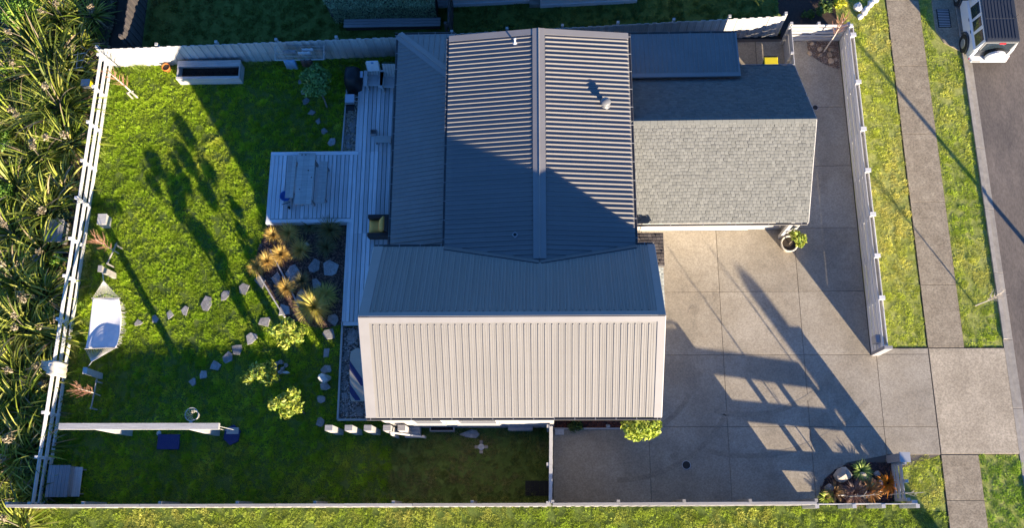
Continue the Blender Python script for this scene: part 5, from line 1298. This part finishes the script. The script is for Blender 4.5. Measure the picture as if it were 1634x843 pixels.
part(hull([ring(.0, .70, .60, .99, 1.62, .03), ring(1.75, .70, .60, .99, 1.64, .03), ring(2.02, .70, .58, .99, 1.40, .03), ring(2.22, .69, .60, .99, 1.04, .02)]), 'cabin', 'carwhite', car)
rf = part(hull([ring(-.03, .61, .585, 1.615, 1.685, .025), ring(.05, .62, .60, 1.615, 1.70, .025), ring(1.68, .62, .60, 1.63, 1.71, .025), ring(1.80, .60, .58, 1.62, 1.68, .025)]), 'roof', 'carroof', car)
for i in range(9):
    o = part(MB().hexa((-.50 + i * .118, .08, 1.700), (.05, 0, 0), (0, .72, .004), (0, 0, .016)), 'roof_rib', 'carroof', rf)
    o = part(MB().hexa((-.50 + i * .118, .88, 1.7045), (.05, 0, 0), (0, .72, .002), (0, 0, .016)), 'roof_rib', 'carroof', rf)
for s in (-1, 1):
    for y0, y1 in ((.10, .58), (.70, 1.12), (1.22, 1.72)):
        za, zb = 1.06, 1.54
        xa = lambda z: s * (.703 - (z - 1.02) / .58 * .1 + .004)
        vs = [(xa(za), y0, za), (xa(za), y1, za), (xa(zb), y1 - .02, zb), (xa(zb), y0 + .02, zb)]; vs2 = [(x - s * .02, y, z) for x, y, z in vs]
        part(MB().add(vs + vs2, [(0, 1, 2, 3), (7, 6, 5, 4), (0, 4, 5, 1), (1, 5, 6, 2), (2, 6, 7, 3), (3, 7, 4, 0)]), 'side_window', 'glass', car)
    for y in (.62, 2.62):
        b = MB(); 
        for k in range(9):
            a0, a1 = math.pi * k / 9, math.pi * (k + 1) / 9
            p0 = Vector((s * .74, y + .42 * math.cos(a0), .34 + .42 * math.sin(a0))); p1 = Vector((s * .74, y + .42 * math.cos(a1), .34 + .42 * math.sin(a1)))
            seg_box(b, p0, p1, .13, .06, Vector((0, p0.y - y, p0.z - .34)))
        part(b, 'wheel_arch', 'carroof', car)
        wh_ = part(MB().tube((s * .60, y, .345), (s * .80, y, .345), .345, None, 24), 'wheel', 'rubber', car)
        part(MB().tube((s * .80, y, .345), (s * .812, y, .345), .19, .17, 16), 'rim', 'metal', wh_)
    part(MB().box(s * .86 - .10, s * .86 + .10, 2.02, 2.12, 1.06, 1.22), 'mirror', 'carroof', car)
    for y in (1.20, .70): part(MB().box(s * .752 - .012, s * .752 + .012, y + .02, y + .14, .92, .95), 'door_handle', 'carroof', car)
    part(MB().box(s * .60 - .13, s * .60 + .13, -.10, -.03, .46, .54), 'tail_light', 'red', car)
    part(MB().box(s * .52 - .1, s * .52 + .1, 3.29, 3.32, .62, .80), 'headlight', 'glass', car)
part(MB().box(-.52, .52, -.034, -.002, 1.03, 1.52), 'rear_window', 'glass', car)
fr_ = MB()
for a in ((-.58, -.52, 1.02, 1.58), (.52, .58, 1.02, 1.58)): fr_.box(a[0], a[1], -.03, -.003, a[2], a[3])
fr_.box(-.52, .52, -.03, -.003, 1.52, 1.58); part(fr_, 'rear_window_frame', 'cargrey', car)
part(hull([ring(-.20, .66, .64, .40, .56, .03), ring(-.03, .76, .76, .38, .60, .04)]), 'rear_bumper', 'carwhite', car)
part(hull([ring(3.29, .76, .76, .36, .60, .04), ring(3.42, .64, .62, .40, .58, .03)]), 'front_bumper', 'carwhite', car)
sp_ = part(MB().tube((.06, -.05, .86), (.06, -.24, .86), .345, None, 28), 'spare_wheel', 'rubber', car)
cvv = MB(); vs = []
for r, y in ((.35, -.16), (.35, -.25), (.32, -.275), (.02, -.285)):
    for i in range(28): vs.append((.06 + r * math.cos(2 * math.pi * i / 28), y, .86 + r * math.sin(2 * math.pi * i / 28)))
fs = [(r * 28 + i, (r + 1) * 28 + i, (r + 1) * 28 + (i + 1) % 28, r * 28 + (i + 1) % 28) for r in range(3) for i in range(28)] + [tuple(range(84, 112))]
part(cvv.add(vs, fs), 'wheel_cover', 'carwhite', sp_)
part(MB().box(-.57, .57, -.045, -.021, .60, 1.02), 'tailgate_panel', 'carroof', car)
part(MB().box(-.60, .60, -.16, -.05, .30, .385), 'under_guard', 'black', car)
part(MB().box(-.06, .16, -.06, -.031, 1.50, 1.56), 'brake_light', 'red', car)
part(MB().box(-.62, -.30, -.205, -.2, .43, .53), 'number_plate', 'cargrey', car)
part(MB().tube((.52, .9, 1.7), (.52, .9, 2.0), .008, .004, 6), 'aerial', 'black', car)

# ================================================================== beyond the fences
FX = [(.17, .24, .02), (.30, .36, .035), (.44, .46, .07), (.11, .15, .02), (.54, .52, .12), (.07, .10, .02)]
TAN = [(.40, .32, .20), (.50, .42, .28), (.30, .23, .14)]
flaxes = [(40, 60, 1.0), (90, 25, 1.0), (138, 22, .9), (78, 105, 1.2), (25, 125, .9), (112, 120, .8), (90, 170, 1.2), (30, 195, 1.1), (105, 225, 1.0), (60, 250, 1.2), (95, 300, .95), (20, 300, 1.0), (70, 335, 1.0), (15, 370, 1.1), (62, 400, 1.1), (20, 445, 1.0), (62, 470, .95), (35, 520, 1.2), (80, 535, .8), (20, 590, 1.2), (70, 600, .7), (25, 650, 1.1), (62, 660, .75), (40, 715, 1.0), (8, 740, 1.0), (22, 790, 1.1), (52, 775, .6), (30, 838, 1.0), (-25, 90, 1.1), (-25, 230, 1.1), (-25, 420, 1.1), (-25, 560, 1.1), (-25, 700, 1.1), (70, -15, 1.0), (120, 70, .8)]
lvl_ = {}
for i, (px, py, s_) in enumerate(flaxes):
    c_ = P(px + 8, py + 5)
    side_ = 'edge-side' if px < 0 else 'outer' if px < 35 else 'middle' if px < 75 else 'fence-side'
    lv = 'north fence' if py < 115 else 'planter' if py < 180 else 'upper lawn' if py < 285 else 'broad post' if py < 375 else 'bare tree' if py < 460 else 'hammock' if py < 580 else 'draped cloth' if py < 680 else 'storage bin' if py < 765 else 'south fence'
    k_ = lvl_.get((side_, lv), 0); lvl_[(side_, lv)] = k_ + 1
    where = '%s%s flax clump on the west bank level with the %s' % (['', 'second ', 'third ', 'fourth '][k_], side_, lv)
    t = thing('flax_plant', where, 'flax', c_, 'flax plants on the bank')
    s_ *= random.uniform(.8, 1.15); n_ = int(185 * s_); strap_leaves('leaves', (c_.x, c_.y, .05), n_, 1.12 * s_, random.uniform(.045, .07), [tuple(np.array(q) * random.uniform(.8, 1.2)) for q in FX], 'flax', t, (.05, 1.35), 6, .95, .45 * s_, None, .5, .09, (.38, .29, .17))
    if random.random() < .75:
        st_ = MB(); V = []; 
        for k in range(random.randint(1, 2)):
            a = random.random() * 6.28; h_ = random.uniform(.9, 1.5) * s_; e = c_ + Vector((math.cos(a) * .35, math.sin(a) * .35, h_)); st_.path([c_ + Vector((0, 0, .1)), c_.lerp(e, .6) + Vector((0, 0, .1)), e], [.014, .012, .006], 5); V.append(e)
        st_.build('flower_stalk', 'bark', t)
        for e in V: sh_ = leaf_cloud('seed_head', [((e.x, e.y, e.z - .05), (.17, .17, .13))], 60, .05, TAN, 'leaf', t, .2); stuff(sh_)
struct(MB().prism([(-40, -12), (-17.35, -12), (-17.25, 30), (-40, 30)], -.088, -.02).build('bank', 'soil'))
chips('leaf_litter', [(-21.5, -1.5), (-17.35, -1.5), (-17.2, 20.5), (-23, 20.5)], 160, .06, [(.10, .07, .04), (.2, .15, .09), (.05, .04, .025), (.07, .09, .03)], 'mulch', -.02, flat=.25)
tag(bpy.data.objects['leaf_litter'], 'dry leaf litter under the flax on the bank', 'leaf litter')
GR = [(.18, .34, .04), (.26, .44, .06), (.12, .24, .03)]
for k, (px, py, r, lb) in enumerate(((18, 18, .75, 'large bright green shrub in the north-west photo corner'), (52, 6, .6, 'bright green shrub at the top edge beside the larger one'), (4, 108, .45, 'green shrub at the far west edge level with the planter'), (4, 225, .5, 'green shrub at the far west edge level with the upper lawn'), (2, 305, .5, 'green shrub at the far west edge level with the broad post'),
        (90, 415, .32, 'small bright shrub between flax and fence near the bare tree'), (75, 450, .3, 'small green shrub behind the fence level with the hammock top'), (78, 500, .3, 'low leafy plant behind the fence beside the hammock'), (65, 640, .35, 'low bright plant behind the fence below the draped cloth'), (45, 92, .4, 'olive bush among flax level with the north fence'), (112, 190, .35, 'olive bush by the rail fence level with the upper lawn'), (28, 255, .42, 'olive bush at the outer bank level with the upper lawn'), (100, 345, .3, 'small olive bush beside the blue-grey box'), (40, 485, .35, 'olive bush amid the flax level with the hammock'), (50, 745, .4, 'dark bush amid the flax level with the storage bin'))):
    c_ = P(px, py, r * .8)
    leafy('green_shrub', lb, (c_.x, c_.y, 0), [((c_.x + random.uniform(-.4, .4) * r, c_.y + random.uniform(-.4, .4) * r, r * random.uniform(.6, 1.0)), (r * .62, r * .62, r * .5)) for _ in range(6)], int(2200 * r), .06, GR if k < 9 else [(.14, .20, .05), (.2, .26, .08), (.28, .30, .12)], 'shrub', .03, 'green shrubs on the bank')
q = P(86, 368, .45); t = thing('bench_box', 'blue-grey wooden box among the flax beside the fence', 'box', (q.x, q.y, 0))
MB().box(q.x - .30, q.x + .30, q.y - .40, q.y + .40, 0, .42).build('body', 'woodgrey', t); MB().box(q.x - .33, q.x + .33, q.y - .43, q.y + .43, .421, .46).build('lid', 'woodgrey', t)
q = P(55, 415, .3); t = thing('grey_crate', 'small grey crate in shade among the flax', 'crate', (q.x, q.y, 0))
for k in range(3): MB().box(q.x - .18, q.x + .18, q.y - .2 + k * .14, q.y - .08 + k * .14, .28, .31).build('slat', 'woodgrey', t)
MB().box(q.x - .17, q.x + .17, q.y - .19, q.y + .19, 0, .279).build('body', 'woodgrey', t)
q = P(140, 133, .6); t = thing('letter_box', 'grey box with orange end panel on a post outside the fence corner', 'box', (q.x, q.y, 0))
MB().box(q.x - .22, q.x + .12, q.y - .14, q.y + .14, .45, .70).build('case', 'metal', t); MB().box(q.x + .121, q.x + .14, q.y - .13, q.y + .13, .46, .69).build('end_panel', 'yellow', t); MB().box(q.x - .08, q.x, q.y - .04, q.y + .04, 0, .449).build('post', 'woodgrey', t)
q = P(128, 103, .3); t = thing('tubular_frame', 'bent silver tubular frame lying in the flax by the fence corner', 'metal frame', (q.x, q.y, 0))
for k in range(3):
    y = q.y - .35 + k * .3; MB().path([(q.x - .3, y, .05), (q.x - .3, y + .05, .5), (q.x + .25, y + .12, .55), (q.x + .3, y + .15, .05)], .016).build('hoop', 'steel', t)
MB().tube((q.x + .0, q.y - .4, .53), (q.x + .0, q.y + .4, .58), .012).build('cross_bar', 'steel', t)
# clipped hedge and long bench beyond the north fence
a = P(515, 33); b = P(695, 33)
hd = thing('hedge', 'clipped dark green hedge with rounded ends beyond the north fence', 'hedge', ((a.x + b.x) / 2, a.y + .6, 0))
hx0, hx1, hy0, hy1 = a.x + .25, b.x + .1, a.y - .12, a.y + 2.2
nn = 26000; u = rng.random((nn, 3)); fc_ = rng.integers(0, 3, nn); pts = np.stack([hx0 + u[:, 0] * (hx1 - hx0), hy0 + u[:, 1] * (hy1 - hy0), u[:, 2] * 1.15], 1)
pts[fc_ > 0, 2] = 1.15 + rng.normal(0, .03, (fc_ > 0).sum()); m0 = fc_ == 0; pts[m0, 1] = hy0 + rng.normal(0, .03, m0.sum())
cxr = np.clip(hx0 + .45 - pts[:, 0], 0, None); cyr = np.clip(hy0 + .45 - pts[:, 1], 0, None); rr_ = np.hypot(cxr, cyr); kk_ = rr_ < .45 + .03 * rng.random(nn); pts = pts[kk_]
nn = len(pts); dv = rng.normal(0, 1, (nn, 3)); dv[:, 2] += .6; dv /= np.linalg.norm(dv, axis=1, keepdims=True); av = np.cross(dv, rng.normal(0, 1, (nn, 3))); av /= np.linalg.norm(av, axis=1, keepdims=True); bv = np.cross(dv, av)
V = np.stack([pts - av * .035, pts + bv * .018, pts + av * .035, pts - bv * .018], 1)
cc_ = np.array([(.30, .38, .20), (.40, .48, .26), (.20, .27, .14)])[rng.integers(0, 3, nn)]
np_mesh('foliage', V.reshape(-1, 3), np.arange(nn * 4).reshape(-1, 4), 'leaf', hd, np.repeat(cc_, 4, axis=0))
MB().prism([(hx0 + .35, hy0 + .06), (hx1, hy0 + .06), (hx1, hy1), (hx0 + .06, hy1), (hx0 + .06, hy0 + .35)], 0, 1.08).build('inner_branches', 'wooddark', hd)
a = P(551, 50); b = P(704, 46)
bn = thing('long_bench', 'long low timber retaining bench below the hedge beyond the north fence', 'bench', ((a.x + b.x) / 2, a.y, 0))
for k in range(3): board('plank', (a.x, a.y + .06 + k * .125, .30), (b.x, a.y + .06 + k * .125, .30), .115, .04, 'woodgrey', bn)
MB().box(a.x + .05, b.x - .05, a.y + .04, a.y + .36, 0, .275).build('base', 'wooddark', bn)
# neighbour's house
nh = thing('neighbour_house', 'white house whose foot shows at the top edge beyond the north fence', 'house', P(860, 0))
a, b, c_, d_ = P(700, 12), P(852, 4), P(862, 12), P(1016, 4)
for (p_, q_), dep in (((a, b), 6), ((c_, d_), 6)):
    v = Vector((0, dep, 0)); mb = MB().hexa(p_, q_ - p_, v, (0, 0, 2.5)); mb.build('wall', 'cladding', nh)
    MB().hexa(p_ + Vector((0, -.02, 0)), q_ - p_, (0, .018, 0), (0, 0, .22)).build('plinth', 'cladding', nh)
p_, q_ = a + Vector((-.4, -.05, 0)), d_ + Vector((.4, .0, 0)); 
slope([(p_.x, p_.y + .1, 2.5), (q_.x, q_.y + .1, 2.5), (q_.x, q_.y + 3.3, 3.6), (p_.x, p_.y + 3.3, 3.6)], 'roof', 'roof', nh); slope([(p_.x, p_.y + 6.5, 2.5), (q_.x, q_.y + 6.5, 2.5), (q_.x, q_.y + 3.3, 3.6), (p_.x, p_.y + 3.3, 3.6)], 'roof', 'roof', nh)
MB().hexa(P(845, 12), (.5, 0, 0), (0, .35, 0), (0, 0, .25)).build('step', 'kerb', nh)
# planting at the north-east corner of the neighbour's garden
for px, py, r, lb, cl in ((1315, 12, .35, 'dark ivy-like shrub behind the white five-rail fence', DK), (1340, 5, .25, 'bright yellow flowering shrub at the top by the verge', [(.6, .6, .05), (.7, .66, .06), (.3, .4, .05)]), (1240, 28, .22, 'small yellow-green weed at the end of the dark fence', YL), (1290, 25, .25, 'low green plant behind the five-rail fence', DK)):
    c_ = P(px, py, r * .7); leafy('garden_shrub', lb, (c_.x, c_.y, 0), [((c_.x + random.uniform(-.6, .6) * r, c_.y + random.uniform(-.6, .6) * r, r * random.uniform(.5, .9)), (r * .6, r * .6, r * .5)) for _ in range(5)], int(1500 * r), .055, cl, 'shrub', .02, 'shrubs in the neighbour bed')
for k, (px, py, r) in enumerate(((1368, 12, .2), (1378, 20, .16), (1388, 8, .18), (1372, 28, .14), (1396, 2, .16), (1382, 14, .14))):
    rock('white rock of the pale rockery by the footpath at the top, %s of six' % ['western', 'southern central', 'eastern', 'southernmost', 'north-eastern', 'middle'][k], P(px, py, 0), (r, r, r * .8), 'rockwhite', 400 + k, 'white rockery beside the footpath')
# street lamp and power pole just outside the picture, whose shadows cross the drive and the road
lp = P(1806, 588); t = thing('street_lamp', 'slim grey street lamp on the far side of the road', 'street lamp', (lp.x, lp.y, 0))
MB().path([lp, lp + Vector((0, 0, 2.5)), lp + Vector((0, 0, 5.0))], [.085, .075, .06], 10).build('pole', 'galv', t); MB().box(lp.x - .5, lp.x + .04, lp.y - .07, lp.y + .07, 4.95, 5.05).build('lamp_head', 'metal', t)
tip = P(1176, 425); hgt = 5.2; dlen = hgt / math.tan(SUN_EL); pb_ = tip + Vector((SX, SY, 0)) * dlen
t = thing('power_pole', 'stout timber pole standing on the verge south of the house', 'pole', (pb_.x, pb_.y, 0))
MB().path([pb_, pb_ + Vector((0, 0, hgt * .6)), pb_ + Vector((0, 0, hgt - .2)), pb_ + Vector((0, 0, hgt))], [.27, .25, .24, .12], 14).build('pole', 'bark', t)
